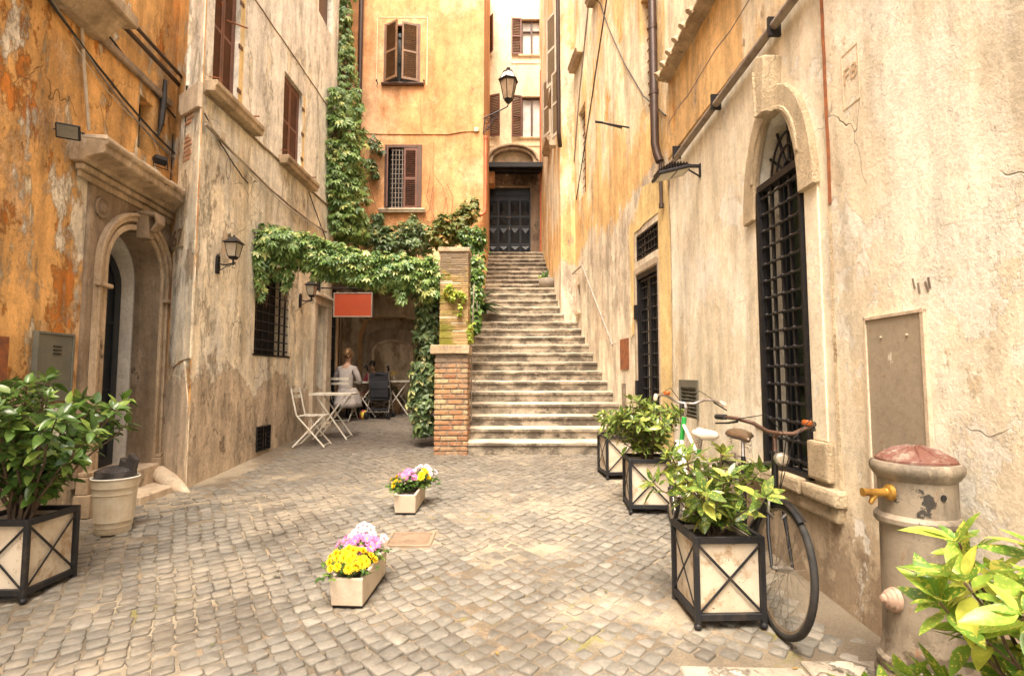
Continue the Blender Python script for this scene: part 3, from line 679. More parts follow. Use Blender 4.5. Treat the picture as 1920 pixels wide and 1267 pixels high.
mb.tube([(1.92,.01,8.2),(1.94,.01,7.5),(1.98,.01,7.15),(2.1,.01,7.1)], .006); mb.build('conduit', M['ochre'], oc)
mb = FO.mb(); mb.box(3.18, 3.28, 0, .05, 7.15, 7.25); mb.build('junction_box', M['whitecable'], oc, bev=.006)
# memorial slab in the niche
ms = MB(FO.M @ Matrix.Translation((0, -.30, 0))); a, b = F(688,612)[0], F(778,770)[0]+.02; c = (a+b)/2
ms.slab([[(a,.95),(b,.95),(b,2.42)]+[(c+(b-a)/2*math.cos(math.pi*k/10), 2.42+.22*math.sin(math.pi*k/10)) for k in range(1, 10)]+[(a,2.42)]], .10)
for v in ms.v: v += FO.n*.22
st = thing('memorial_slab', (-2.7, 11.8, .78), 'arched carved stone slab standing in the passage niche', 'memorial')
ms.build('slab', M['travdark'], st, bev=.01)
ms = MB(FO.M); arch_ring(ms, a+.17, b-.15, 1.0, 2.10, .22, 0, .07, -.08, -.035); ms.build('moulding', M['travertine'], st, bev=.006)
ms = MB(FO.M); ms.slab([arch(a+.17, b-.15, 1.0, 2.10, .22)], .02)
for v in ms.v: v += FO.n*(-.065)
ms.build('inset', M['alley'], st)
ms = MB(FO.M); ms.box(a-.06, b+.3, -.30, .16, .7, .86); ms.box(a, b+.06, -.25, .05, .86, .96); ms.build('plinth', M['travertine'], st, bev=.01)

# ================================================================ pale house closing the stairs
pf = thing('townhouse', (.2, 16.6, 5), 'pale peach house closing the top of the stairs', 'house')
def G(u, v): return FF.hit(u, v)
D = (G(915,345)[0], G(995,470)[0], 5.15, 7.45)
V1 = (.10, .46, 11.66, 12.85); V2 = (1.50, 2.14, 11.68, 12.88); V3 = (.20, .52, 9.0, 10.35); V4 = (1.50, 2.14, 9.0, 10.33)
mb = FF.mb(); mb.slab([[(-.1,4.8),(2.8,4.8),(2.8,17),(-.1,17)]]+[rect(*q) for q in (D, V1, V2, V3, V4)], .4); mb.build('wall', M['peach'], pf)
mb = FF.mb()
for a, b, c_, d_ in ((D[0]-.16,D[0],5.15,8.0),(D[1],2.75,5.15,8.0),(D[0],D[1],7.45,8.0)): mb.box(a, b, 0, .05, c_, d_)
mb.build('door_surround', plaster('dark_stucco', (.30,.22,.15), (.20,.14,.10), [(PALE, 3, .5, .56, .64, lambda m: (m.z-7.6)*.5), ((.10,.07,.05), 2, .5, .5, .6, None)], bump=.02), pf)  # dark brown stucco, paler towards its top
mb = FF.mb(); c = 1.22
arch_ring(mb, c-.62, c+.62, 8.0, 8.16, .34, 0, .10, .04, .26, legs=False); arch_ring(mb, c-.62, c+.62, 8.0, 8.16, .34, .10, .17, .04, .34, legs=False)
mb.box(c-.95, c-.62, .04, .30, 8.0, 8.16); mb.box(c+.62, c+1.3, .04, .30, 8.0, 8.16); mb.build('door_hood', M['travertine'], pf, bev=.015)
mb = FF.mb(); mb.box(.42, 2.6, .05, .85, 7.80, 7.86); mb.box(.42, 2.6, .80, .86, 7.72, 7.86); mb.build('canopy', M['iron'], pf)
mb = FF.mb()
for a in (.5, 1.3, 2.1): mb.bar((a,.1,7.45), (a,.8,7.8), .03, .03)
mb.tube([(.5,.5,7.74),(2.4,.5,7.72)], .02); mb.tube([(.6,.4,7.6),(1.0,.3,7.45),(1.4,.3,7.6),(1.75,.2,7.5)], .008); mb.build('canopy_bracket', M['iron'], pf)
mb = FF.mb(); mb.box(.30, .68, .04, .5, 7.35, 7.72); mb.build('lamp_box', M['ochre'], pf, bev=.01)
mb = FF.mb(); mb.box(D[0], D[1], -.22, -.17, 5.15, 7.45)
dw = D[1]-D[0]
dr = mb.build('double_door', M['bluewood'], pf)
mb = FF.mb()
for i in range(4):
    s = D[0]+dw*(i+.5)/4+(.012 if i > 1 else -.012)
    for z0, z1 in ((5.25,5.60),(5.68,6.18),(6.24,6.48),(6.56,7.02)):
        wv = dw*.105; zc = (z0+z1)/2; x = wv*.35
        vs = [(s-wv,-.17,z0),(s+wv,-.17,z0),(s+wv,-.17,z1),(s-wv,-.17,z1),(s,-.12,zc-(z1-z0)*.12),(s,-.12,zc+(z1-z0)*.12)]
        mb.add(vs, [(0,1,4),(1,2,5,4),(2,3,5),(3,0,4,5),(0,3,2,1)])
for s in (D[0]+.02, D[0]+dw/4, D[0]+dw/2, D[0]+dw*3/4, D[1]-.02): mb.box(s-.022, s+.022, -.17, -.15, 5.15, 7.08)
for z in (5.2, 5.64, 6.21, 6.52, 7.06): mb.box(D[0], D[1], -.17, -.152, z-.03, z+.03)
mb.build('panel', M['bluewood'], dr, bev=.003)
mb = FF.mb(); grille(mb, D[0], D[1], 7.10, 7.45, -.16, 14, 2, .006); mb.build('transom_grille', M['iron'], dr)
mb = FF.mb(); mb.ball((D[0]+dw/2+.03, -.13, 6.50), .03, 8); mb.ball((D[0]+dw/2-.05, -.13, 6.50), .025, 8); mb.box(D[0]+dw/2-.01, D[0]+dw/2+.02, -.15, -.12, 6.1, 6.2); mb.build('door_knob', M['lead'], dr)
mb = FF.mb(); mb.box(2.02, 2.16, .05, .10, 6.1, 6.4); mb.build('meter_box', M['boxgrey'], pf)
def pane_window(w_, glassmat, sh, hang=True):
    s0, s1, z0, z1 = w_; mb = FF.mb(); f = .045
    for a, b, c_, d_ in ((s0,s0+f,z0,z1),(s1-f,s1,z0,z1),(s0+f,s1-f,z1-f,z1),(s0+f,s1-f,z0,z0+f),((s0+s1)/2-.03,(s0+s1)/2+.03,z0+f,z1-f)): mb.box(a, b, -.14, -.08, c_, d_)
    if glassmat == 'curtain' and z0 > 11: mb.box(s0+f, s1-f, -.135, -.085, z1-.38, z1-.34)
    o = mb.build('window', M['brownwood'], pf)
    mb = FF.mb(); mb.box(s0, s1, -.18, -.15, z0, z1); mb.build('pane', M[glassmat], o)
    if sh:
        side, ang = sh
        Mx = FF.M @ Matrix.Translation((s0 if side < 0 else s1, .02, z0)) @ Matrix.Rotation(R(ang), 4, 'Z') @ (Matrix.Scale(-1, 4, (1,0,0)) if side < 0 else Matrix.Identity(4))
        mb = MB(Mx); shutter(mb, .32, z1-z0, Matrix.Identity(4), .035, .04, .05); mb.build('shutter', M['shutter'], o)
    mb = sill(FF, s0-.1, s1+.1, z0, .06, .05); mb.build('sill', M['peach'], o)
    mb = FF.mb(); mb.box(s0-.34 if (sh and sh[0] < 0) else s0-.1, s1+.12, 0, .02, z0-.28, z0-.25); mb.build('string', M['peach'], o)
pane_window(V1, 'glass', (1, 60)); pane_window(V2, 'curtain', (-1, -4)); pane_window(V3, 'curtain', (1, 20)); pane_window(V4, 'curtain', (-1, -15))

# ================================================================ right near house
rn = thing('townhouse', (2.3, 2.5, 0), 'cream plaster house with the tall barred arched window', 'house')
a0, a1 = 4.94, 5.55; az0 = .90; azs = 3.04
V_ = (6.95, 7.48, 1.12, 1.50)
mb = R1.mb(); mb.slab([[(0,-.6),(R1.L,-.6),(R1.L,8.8),(0,8.8)], arch(a0, a1, az0, azs, .42), rect(*V_)], .34); mb.build('wall', M['rcream'], rn)
mb = R1.mb(); arch_ring(mb, a0, a1, az0, azs-.28, .70, 0, .19, -.002, .045, legs=False); sr = mb.build('arch_surround', M['roughstone'], rn, bev=.01)
mb = R1.mb(); arch_ring(mb, a0, a1, az0, azs, .42, .0, .03, .0, .055, legs=False); mb.build('inner_moulding', M['roughstone'], sr, bev=.005)
mb = R1.mb(); c = (a0+a1)/2; mb.prism([(c-.05,3.44),(c+.055,3.44),(c+.10,3.82),(c+.03,3.90),(c-.10,3.84)], -.01, .13); mb.prism([(c+.02,3.44),(c+.055,3.44),(c+.07,3.80),(c+.04,3.80)], .12, .145); mb.build('keystone', M['roughstone'], sr, bev=.015)
mb = R1.mb()
for s in (a0-.17, a1+.02): mb.box(s, s+.15, -.001, .012, 1.16, azs-.2)
mb.build('jamb_render', M['rcream'], rn, bev=.004)
mb = R1.mb(); mb.box(a0-.22, a0-.0, .0, .05, .92, 1.16); mb.build('jamb_base', M['roughstone'], rn, bev=.02, seg=2)
mb = R1.mb()
for s0_, s1_, z in ((4.62,4.98,.85),(4.99,5.26,.855),(5.27,5.50,.85),(5.52,5.88,.84)): mb.box(s0_, s1_, -.02, .085+random.uniform(-.015,.015), z-.05, z+.045, jit=.008)
mb.prism([(4.66,.70),(5.85,.72),(5.88,.80),(4.64,.80)], -.01, .045); mb.build('window_sill', M['roughstone'], rn, bev=.02, seg=2)
mb = R1.mb(); grille(mb, a0, a1, az0+.03, 2.97, -.01, 5, 16, .0105, knots=True); mb.box(a0, a1, -.045, .025, 2.96, 3.01); mb.box(a1-.045, a1, -.05, .03, az0, 2.96); mb.box(a0, a0+.02, -.05, .03, az0, 2.96); mb.box(a0, a1, -.05, .03, az0, az0+.035)
wd = mb.build('window_grille', M['iron'], rn)
mb = R1.mb(); c = (a0+a1)/2
for k in range(1, 6):
    th = math.pi*k/6; mb.tube([(c+.07*math.cos(th), -.08, 3.02+.07*math.sin(th)), (c+.30*math.cos(th), -.08, 3.02+.41*math.sin(th))], .011, 6)
for rr in (.07, .16, .24): mb.tube([(c+rr*math.cos(math.pi*k/12), -.07, 3.02+rr*1.3*math.sin(math.pi*k/12)) for k in range(13)], .009, 6)
mb.build('fanlight_grille', M['iron'], wd)
mb = R1.mb(); mb.box(a0-.03, a1+.03, -.25, -.22, az0-.03, 3.5); gp = mb.build('window_pane', M['greenglass'], rn)
mb = R1.mb()
for s in (a0+.02, c-.02, a1-.06): mb.box(s, s+.045, -.22, -.17, az0, 3.1)
for z in (az0+.02, 1.5, 3.0): mb.box(a0, a1, -.22, -.175, z, z+.06)
mb.build('window_sash', M['bluewood'], gp)
dark_back(R1, V_, rn, 'dark', -.1, 'vent_back')
mb = R1.mb(); s0, s1, z0, z1 = V_; mb.box(s0-.02, s0+.025, -.04, .015, z0, z1+.02); mb.box(s1-.025, s1+.02, -.04, .015, z0, z1+.02); mb.box(s0+.025, s1-.025, -.04, .015, z1-.06, z1+.02)
for i in range(8): z = z0+(z1-z0-.06)*(i+.5)/8; mb.bar((s0, -.01, z), (s1, -.01, z), .045, .006, up=(0,-.7,.7))
mb.build('vent_louvre', M['boxgrey'], rn)
# access panel behind the fountain, faded painted number, wall crack strip
mb = R1.mb(); mb.box(4.00, 4.38, -.0, .012, .95, 1.86); pn = mb.build('access_panel', M['panel'], rn, bev=.003)
mb = R1.mb()
for s in (4.09, 4.27): mb.lathe([(.012,0),(.014,.015),(.001,.02)], 10, Matrix.Translation((s,.010,1.76)) @ Matrix.Rotation(R(-90), 4, 'X') @ Matrix.Scale(.5,4))
mb.box(3.98, 4.0, 0, .018, .95, 1.88); mb.box(4.38, 4.395, 0, .02, .95, 1.88); mb.box(3.98, 4.395, 0, .02, 1.86, 1.875); mb.build('panel_edge', M['palestone'], pn)
mb = R1.mb(); mb.tube([(4.655+random.uniform(-.004,.004), .004, 3.9-.13*i) for i in range(11)], .011, 5); mb.build('rusted_conduit', M['rust'], rn)
mb = R1.mb(); mb.tube([(4.672+random.uniform(-.006,.006), .0, 2.6-.1*i) for i in range(18)], .013, 5); mb.build('conduit_scar', M['roughstone'], rn)
fr = [(4.36,3.10),(4.50,3.10),(4.50,3.42),(4.36,3.42)]
mb = R1.mb()
for i in range(4): p, q = fr[i], fr[(i+1) % 4]; mb.bar((p[0], .001, p[1]), (q[0], .001, q[1]), .004, .006)
sc_ = R1.mb()
for u, v, du in ((1712, 522, 5), (1722, 530, 3), (1735, 528, 8), (1741, 520, 4)):
    h_ = R1.hit(u, v); sc_.bar((h_[0], .001, h_[1]), (h_[0]-du*.002, .001, h_[1]-.05), .004, .012)
sc_.build('scratch_mark', M['lead'], rn)
nf = mb.build('painted_number_frame', simple('faint_brown_line', (.58,.44,.28), (.68,.56,.40), 30, .9, 0, 0), rn)
text('F8', .13, textM(R1, 4.43, .003, 3.24, -1), .001, simple('faded_brown_paint', (.50,.33,.19), (.62,.48,.32), 30, .9, 0, 0), 'painted_number', nf)
# cable tray pipe and lead strips up the wall
mb = R1.mb(); s_, z_ = 7.68, 3.98
mb.tube([(s_, .05, z_), (6.4, .05, 4.02), (4.9, .05, 4.06), (3.4, .05, 4.12), (1.0, .05, 4.2)], .032, 10); pp = mb.build('service_pipe', M['lead'], rn, smooth=True)
mb = R1.mb()
for s in (7.3, 6.2, 5.15, 4.2): mb.box(s-.012, s+.012, 0, .09, 3.98, 4.12)
mb.build_each('pipe_clip', M['iron'], pp)
mb = R1.mb(); mb.tube([(7.65-.35*i, .012, 4.55+.02*math.sin(i*2.1)) for i in range(18)], .014, 6); mb.build('wall_cable', M['lead'], rn)
mb = R1.mb(); mb.box(0, R1.L, .0, .022, 4.14, 8.8); mb.build('upper_plaster', M['rorange'], rn)
# little tiled ledge
mb = R1.mb(); mb.prism([(.02,0),(.17,.03),(.17,.06),(.02,.12)], 0, 5.2, Matrix(((0,1,0,2.4),(1,0,0,0),(0,0,1,5.02),(0,0,0,1))))
for i in range(24): mb.tube([(2.45+i*.22, .02, 5.14),(2.45+i*.22, .20, 5.06)], .062, 8, sq=.5)
mb.build('tiled_ledge', M['travertine'], rn, bev=.004)

# ================================================================ right far house
rf = thing('townhouse', (1.9, 9, 0), 'faded orange house leaning over the stairs with barred door', 'house')
E = (.42, 1.24, .60, 2.97); T = (.40, 1.22, 3.16, 3.52); B1 = (.43, .88, 5.02, 6.75); B2 = (4.12, 4.70, 5.2, 7.05); K = (4.70, 4.98, 2.90, 3.47)
mb = R2.mb(); mb.slab([[(0,-.4),(R2.L,-.4),(R2.L,13),(0,13)]]+[wob(rect(*q), .005, 3) for q in (E, T, B1, B2, K)], .34)
for W_, (x0, x1) in ((RJ, (0, RJ.L)), (R3, (0, R3.L))):
    q = W_.mb(); q.box(x0, x1, -.34, 0, 1.5, 15.5); o_ = len(mb.v); mb.v += q.v; mb.f += [[i+o_ for i in f] for f in q.f]; mb.r += q.r
mb.build('wall', M['rorange'], rf)
mb = R2.mb()
yl = wob([(.02,.5),(E[0]-.03,.5),(E[0]-.03,3.60),(E[1]+.06,3.60),(E[1]+.06,2.2),(E[1]+.26,2.1),(E[1]+.24,3.2),(E[1]+.28,3.75),(.9,4.12),(.3,4.05),(.02,4.0)], .02, 4); mb.slab([yl], .0005)
for v in mb.v: v += R2.n*.009
mb.build('yellow_patch', M['yellow'], rf)
mb = R2.mb(); mb.box(E[0]-.05, E[0], -.02, .02, .5, 3.05); mb.box(E[1], E[1]+.07, -.02, .02, .5, 3.05); mb.box(E[0], E[1], -.02, .02, 2.98, 3.07); mb.build('door_surround', M['peach'], rf, bev=.004)
mb = R2.mb(); mb.box(E[0], E[1], -.2, -.17, .5, 2.98); dd = mb.build('door', M['dark'], rf)
mb = R2.mb(); mid = (E[0]+E[1])/2; grille(mb, E[0]+.06, mid-.03, .7, 2.85, -.06, 3, 14, .009, True, .03); grille(mb, mid+.03, E[1]-.06, .7, 2.85, -.06, 3, 14, .009, True, .03)
mb.box(E[0]-.0, E[0]+.03, -.12, .0, .55, 2.95); mb.box(E[1]-.03, E[1], -.12, .0, .55, 2.95); mb.box(E[0], E[1], -.12, 0, 2.9, 2.97); mb.build('door_grille', M['iron'], dd)
mb = R2.mb(); mb.box(E[1]-.04, E[1]+.03, .0, .04, 2.35, 2.55); mb.box(E[1]-.04, E[1]+.03, .0, .04, 1.3, 1.5); mb.build_each('door_hinge', M['iron'], dd)
dark_back(R2, T, rf, o=-.15, name='transom'); mb = R2.mb(); grille(mb, T[0]+.03, T[1]-.03, T[2]+.03, T[3]-.03, -.03, 7, 3, .009, True, .03); mb.build('transom_grille', M['iron'], rf)
for q, nn, nz in ((B1, 3, 11), (B2, 2, 10), (K, 3, 6)):
    o = dark_back(R2, q, rf, o=-.26, name='barred_window'); mb = R2.mb(); grille(mb, q[0], q[1], q[2], q[3], -.10, nn, nz, .010, True); mb.build('grille', M['rust'] if q is not K else M['iron'], o)
mb = R2.mb(); mb.box(K[0]-.05, K[1]+.05, 0, .06, K[2]-.06, K[2]); mb.build('window_sill', M['palestone'], rf, bev=.006)
mb = R2.mb(); mb.box(1.62, 2.02, .0, .012, 1.66, 2.12); mb.build('rusty_hatch', M['rust'], rf)
mb = R2.mb(); mb.box(1.78, 1.98, .0, .008, 1.05, 1.45); mb.build('worn_notice', M['lead'], rf)
mb = R2.mb(); mb.box(1.34, 1.42, .0, .012, 2.25, 2.40); mb.build('doorbell_plate', M['yellow'], rf)
# open grey shutters and ledges far up
for (s, z, h, w_, ang) in ((-.1, 6.9, 1.5, .34, 80), (.35, 8.35, 1.7, .42, 84), (1.6, 7.7, 1.5, .4, 80)):
    mb = MB(R3.M @ Matrix.Translation((s, .02, z)) @ Matrix.Rotation(R(ang-60), 4, 'Z')); shutter(mb, w_, h, Matrix.Identity(4), .035, .045, .05); mb.build('shutter', M['shutgrey'], rf)
for W_, s0, s1, z in ((R2, 4.2, 5.0, 8.25), (R3, .2, 1.1, 8.2), (R3, 1.4, 2.4, 7.55), (R2, 2.5, 3.4, 8.6)):
    sill(W_, s0, s1, z, .17, .14).build('ledge', M['travertine'], rf, bev=.008)
mb = R2.mb(); mb.box(2.6, 3.3, -.02, .006, 8.7, 10.4); mb.build('upper_shutter', M['shutgrey'], rf)
mb = R3.mb(); mb.box(.75, .95, 0, .14, 7.0, 7.3); mb.box(.78, .92, .14, .15, 7.04, 7.26); mb.build('vent_cover', M['palestone'], rf, bev=.005)
mb = R2.mb(); mb.tube([(.05,.012,4.7),(.8,.012,5.35),(1.6,.012,6.3),(2.4,.012,7.4),(2.9,.012,8.2),(3.6,.012,8.9)][::-1], .008); mb.tube([(4.95,.012,5.3),(4.3,.012,5.95),(3.2,.012,7.2),(2.1,.012,8.4),(1.5,.012,9.1)], .010); mb.build('wall_cable', M['black'], rf)
mb = R2.mb(); mb.tube([(R2.L,.012,6.2),(4.6,.012,7.35),(3.6,.012,9.0),(3.0,.012,10.0)], .014); mb.build('sloping_cable', M['lead'], rf)
mb = R2.mb(); mb.tube([(1.45,0,5.22),(1.50,.40,5.30),(1.50,.42,5.30)], .013); mb.tube([(1.80,0,5.38),(1.5,.40,5.30)], .013); mb.tube([(1.5,.38,5.3),(1.5,.5,5.31)],.018); mb.build('iron_bracket', M['iron'], rf)
# ================================================================ staircase, pillar, terrace
def brick_mat():
    m = Mat('old_brick', .9, 0, .2); a = m.attr()
    c = m.mix(a, (.30,.125,.06), (.44,.25,.12)); c = m.mix((a*5.7).op('FRACT').step(.65, .9), c, (.46,.36,.20))
    c = m.mix(m.noise(16, det=7, rough=.8).step(.44, .66), c, (.20,.125,.08)); c = m.mix(m.noise(22, off=(3,1,1), det=6, rough=.8).step(.58, .64), c, (.48,.40,.29)); c = m.mix(m.noise(2.5, det=5).step(.45, .65)*.7, c, (.22,.16,.11))
    c = m.mix((m.noise(3, det=5)+(m.z-1.75)*.5).step(.42, .60)*.8, c, (.19,.14,.10))
    m.color(c); m.bump(m.noise(55, det=6, rough=.8), .008); return m.mat
def thin_mat():
    m = Mat('mossy_thin_brick', .95, 0, .15); a = m.attr()
    c = m.mix(a, (.34,.22,.10), (.46,.33,.17))
    c = m.mix(m.noise(2.2, det=6, rough=.7).step(.42, .60), c, (.20,.19,.035)); c = m.mix((a*9.1).op('FRACT').step(.9, .95), c, (.60,.50,.36))
    c = m.mix((m.noise(5, det=4)+(m.z-2.95)*.9).step(.5, .6), c, (.24,.18,.12))
    m.color(c); m.bump(m.noise(60, det=6, rough=.8), .008); return m.mat
def step_mat():
    m = Mat('worn_stair_stone', .85, 0, .3); a = m.attr()
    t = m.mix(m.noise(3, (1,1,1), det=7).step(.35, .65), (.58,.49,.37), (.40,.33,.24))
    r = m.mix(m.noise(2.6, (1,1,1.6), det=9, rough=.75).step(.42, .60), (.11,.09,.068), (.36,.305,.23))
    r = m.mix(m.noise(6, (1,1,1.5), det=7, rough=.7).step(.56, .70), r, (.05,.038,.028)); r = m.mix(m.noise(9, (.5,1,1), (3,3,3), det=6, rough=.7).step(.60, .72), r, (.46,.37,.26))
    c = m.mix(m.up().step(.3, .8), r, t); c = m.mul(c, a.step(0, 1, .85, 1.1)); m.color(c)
    m.bump(m.noise(24, (1,1,2.5), det=8, rough=.75), .014); return m.mat
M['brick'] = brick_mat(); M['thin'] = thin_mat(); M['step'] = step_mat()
STEPZ = [.662,.821,.975,1.145,1.315,1.485,1.655,1.82,1.995,2.17,2.345,2.52,2.70,2.90,3.095,3.29,3.485,3.675,3.82,3.985,4.155,4.325,4.50,4.68,4.855,5.03,5.20]
def rightX(y): return 1.88-.102*(y-6.2) if y < 11.35 else 1.07-.041*(y-11.5)
stc = thing('staircase', (.4, 7.4, .49), 'long worn stone staircase climbing between the two houses', 'staircase')
for k, z in enumerate(STEPZ):
    y = 7.4+.31*k; xl = -.615 if k < 2 else -.92; xr = rightX(y+.2)+.06; zb = (STEPZ[k-1]-.05) if k else .40
    mb = MB(world=True); n = 26; yb = y+(.34 if k < 26 else 1.2)
    cuts = sorted([random.uniform(.25, .45), random.uniform(.6, .8)]); cuts = [0]+cuts+[1]
    for q in range(3):
        xa = xl+(xr-xl)*cuts[q]+(.002 if q else 0); xb = xl+(xr-xl)*cuts[q+1]; N = 8; vs = []; fs = []; rr = random.random(); dy = random.uniform(-.004, .004)
        for i in range(N+1):
            x = xa+(xb-xa)*i/N; wz = random.uniform(-.003, .003)-.006*math.exp(-((x-.3)/.6)**2); wy = random.uniform(-.004, .004)+dy
            vs += [(x, y+.022, zb), (x, y+.020+wy, z-.062), (x, y+wy, z-.052), (x, y+wy, z-.014+wz), (x, y+.012+wy, z+wz), (x, yb, z)]
        for i in range(N):
            for j in range(5): fs.append((i*6+j, (i+1)*6+j, (i+1)*6+j+1, i*6+j+1))
        fs += [tuple(range(6)), tuple(N*6+j for j in range(6))[::-1]]
        vs2 = [(v[0], yb, zb) for v in (vs[0], vs[-1])]; mb.add(vs, fs, rnd=rr)
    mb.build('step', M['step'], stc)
# brick pillar
pil = thing('brick_pillar', (-.84, 7.6, .49), 'brick pillar with stone caps at the foot of the stairs', 'pillar')
def bricks(mb, x0, x1, y0, y1, z0, z1, bl, bh, jt, core=.012):
    z = z0; row = 0
    while z+bh < z1+.01:
        for (ax, a0_, a1_, c, s) in (('x', x0, x1, y0, -1), ('y', y0+bl*.3, y1, x1, 1), ('x', x0, x1, y1, 1), ('y', y0+bl*.3, y1, x0, -1)):
            p = a0_-(bl*.5 if row % 2 else 0)
            while p < a1_:
                L_ = bl*random.uniform(.8, 1.15); a, b = max(p, a0_), min(p+L_, a1_); p += L_+jt
                if b-a < .02: continue
                d = random.uniform(-.004, .006); h_ = bh*random.uniform(.86, 1.0)
                if ax == 'x': mb.box(a, b, min(c, c-s*.06)-(d if s < 0 else 0), max(c, c-s*.06)+(d if s > 0 else 0), z, z+h_, rnd=random.random(), jit=.0025)
                else: mb.box(min(c, c-s*.06)-(d if s < 0 else 0), max(c, c-s*.06)+(d if s > 0 else 0), a, b, z, z+h_, rnd=random.random(), jit=.0025)
        z += bh+jt; row += 1
PX0, PX1, PY0, PY1 = -1.07, -.61, 7.38, 7.84
mb = MB(world=True); bricks(mb, PX0, PX1, PY0, PY1, .47, 1.85, .19, .055, .016); mb.build('brickwork', M['brick'], pil, bev=.005)
mb = MB(world=True); mb.box(PX0+.010, PX1-.010, PY0+.010, PY1-.01, .3, 1.86); mb.build('mortar', simple('sandy_mortar', (.25,.19,.13), (.16,.12,.085), 14, .95, 0, .006), pil)
mb = MB(world=True); mb.box(PX0-.06, PX1+.02, PY0-.04, PY1+.03, 1.865, 1.99, jit=.006); mb.build('stone_band', M['travertine'], pil, bev=.012, seg=2)
mb = MB(world=True); bricks(mb, PX0+.055, PX1-.005, PY0+.05, PY1, 1.99, 3.30, .28, .021, .006); mb.build('thin_brickwork', M['thin'], pil, bev=.002)
mb = MB(world=True); mb.box(PX0+.060, PX1-.012, PY0+.056, PY1-.01, 1.98, 3.31); mb.build('thin_mortar', M['thin'], pil)
mb = MB(world=True); mb.box(PX0+.03, PX1+.01, PY0+.03, PY1+.02, 3.31, 3.375, jit=.004); mb.build('capstone', M['travertine'], pil, bev=.008)
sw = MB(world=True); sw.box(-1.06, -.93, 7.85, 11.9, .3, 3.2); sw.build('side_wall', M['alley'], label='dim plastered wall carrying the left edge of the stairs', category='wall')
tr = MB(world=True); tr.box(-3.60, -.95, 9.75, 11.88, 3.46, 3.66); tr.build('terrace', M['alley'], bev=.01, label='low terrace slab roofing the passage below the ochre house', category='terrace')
mb = MB(world=True)
for y_, z_ in ((8.2, 2.72), (7.9, 1.5)):
    mb.tube([(-.60, y_, z_-.35),(-.60, y_, z_),(-.54, y_, z_),(-.54,y_-.01,z_-.16),(-.575,y_-.01,z_-.16)], .008, 6)
mb.tube([(-.595, 7.86, .9),(-.595, 7.88, 2.1),(-.595, 8.3, 3.0)], .009, 6); mb.build('handrail', M['lead'], label='thin bent metal rail fixed beside the brick pillar', category='handrail')
mb = MB(world=True); P = [R2.P(5.0, .09, 3.72), R2.P(4.15, .09, 3.72), R2.P(2.15, .09, 2.04)]
mb.tube([P[0], P[1], P[2]], .017, 8); mb.tube([P[0], P[0]-R2.n*.09], .011, 6)
for t in (.05, .35, .65, .95): q = P[1].lerp(P[2], t); mb.tube([q, q+Vector((0,0,-.05)), q+Vector((0,0,-.05))-R2.n*.09], .007, 6)
mb.build('handrail', M['lead'], label='slim iron handrail running down the wall right of the stairs', category='handrail')

# ================================================================ pipes, cables, lamps
def single(mb, name, mat, label, cat, **k): return mb.build(name, mat, label=label, category=cat, **k)
mb = R2.mb(); s_ = .22; mb.tube([(s_,.09,12.5),(s_,.09,4.42),(s_-.03,.075,4.27),(s_-.05,.05,4.18)], .052, 12)
for z in (9, 6.9, 5.9, 5.05): mb.tube([(s_,.09,z),(s_,.09,z+.06)], .057, 12)
mb.tube([(s_-.05,.045,4.22),(s_-.05,.045,3.62)], .022, 8); mb.tube([(s_-.05,.045,3.66),(s_-.05,.045,3.60)], .03, 8); single(mb, 'downpipe', M['pipe'], 'fat brown downpipe on the right wall ending above the barred door', 'downpipe', smooth=True)
mb = R3.mb(); mb.tube([(-.45,.09,13),(-.45,.09,6.75),(-.40,.07,6.6),(-.3,.04,6.5)], .045, 10); single(mb, 'downpipe', M['pipe'], 'narrow brown downpipe high on the far right wall above the stairs', 'downpipe', smooth=True)
mb = MB(world=True); mb.tube([(-.60, 11.82, 6.95),(-.60, 11.82, 5.35),(-.66, 11.80, 5.2),(-1.25, 11.55, 4.95)], .042, 10); mb.tube([(-.60,11.82,6.95),(-.60,11.82,7.02)], .05, 10); mb.tube([(-.60,11.82,5.32),(-.64,11.81,5.22)], .054, 10); single(mb, 'downpipe', M['copper'], 'copper drainpipe with an elbow on the corner of the ochre house', 'downpipe', smooth=True)
mb = MB(world=True); mb.tube([(.90, 15.9, 11.0),(.88, 15.9, 5.2)], .045, 10); single(mb, 'downpipe', M['copper'], 'thin copper drainpipe right of the dark door atop the stairs', 'downpipe', smooth=True)
mb = MB(world=True); mb.tube([(-3.50, 11.8, 13),(-3.50, 11.8, 3.9)], .055, 10); single(mb, 'downpipe', M['pipe'], 'dark downpipe in the corner behind the climbing ivy', 'downpipe', smooth=True)
mb = L1.mb(); mb.tube([(4.6,.07,4.98),(7.62,.07,4.98),(7.66,.07,5.02),(7.66,.07,8.5)], .024, 8); mb.tube([(4.6,.11,5.06),(7.60,.11,5.06)], .02, 8); mb.tube([(7.66,.0,5.6),(7.66,.09,5.6)], .014, 6); single(mb, 'gas_pipe', M['pipe'], 'rust brown double pipe turning upward at the left house corner', 'pipe', smooth=True)
mb = L1.mb(); mb.tube([(7.60,.07,5.95),(7.66,.3,5.95),(7.5,.55,5.97)], .012, 6); mb.tube([(7.66,.3,5.95),(7.7,.5,5.9),(7.6,.8,5.75)], .01, 6); single(mb, 'iron_hook', M['rust'], 'rusty iron hook sticking out near the left downpipe top', 'hook')
def sag(a, b, d, n=14, wv=.0): return [(a[0]+(b[0]-a[0])*i/n, a[1]+(b[1]-a[1])*i/n+(random.uniform(0,wv)), a[2]+(b[2]-a[2])*i/n-d*4*(i/n)*(1-i/n)+random.uniform(-wv,wv)) for i in range(n+1)]
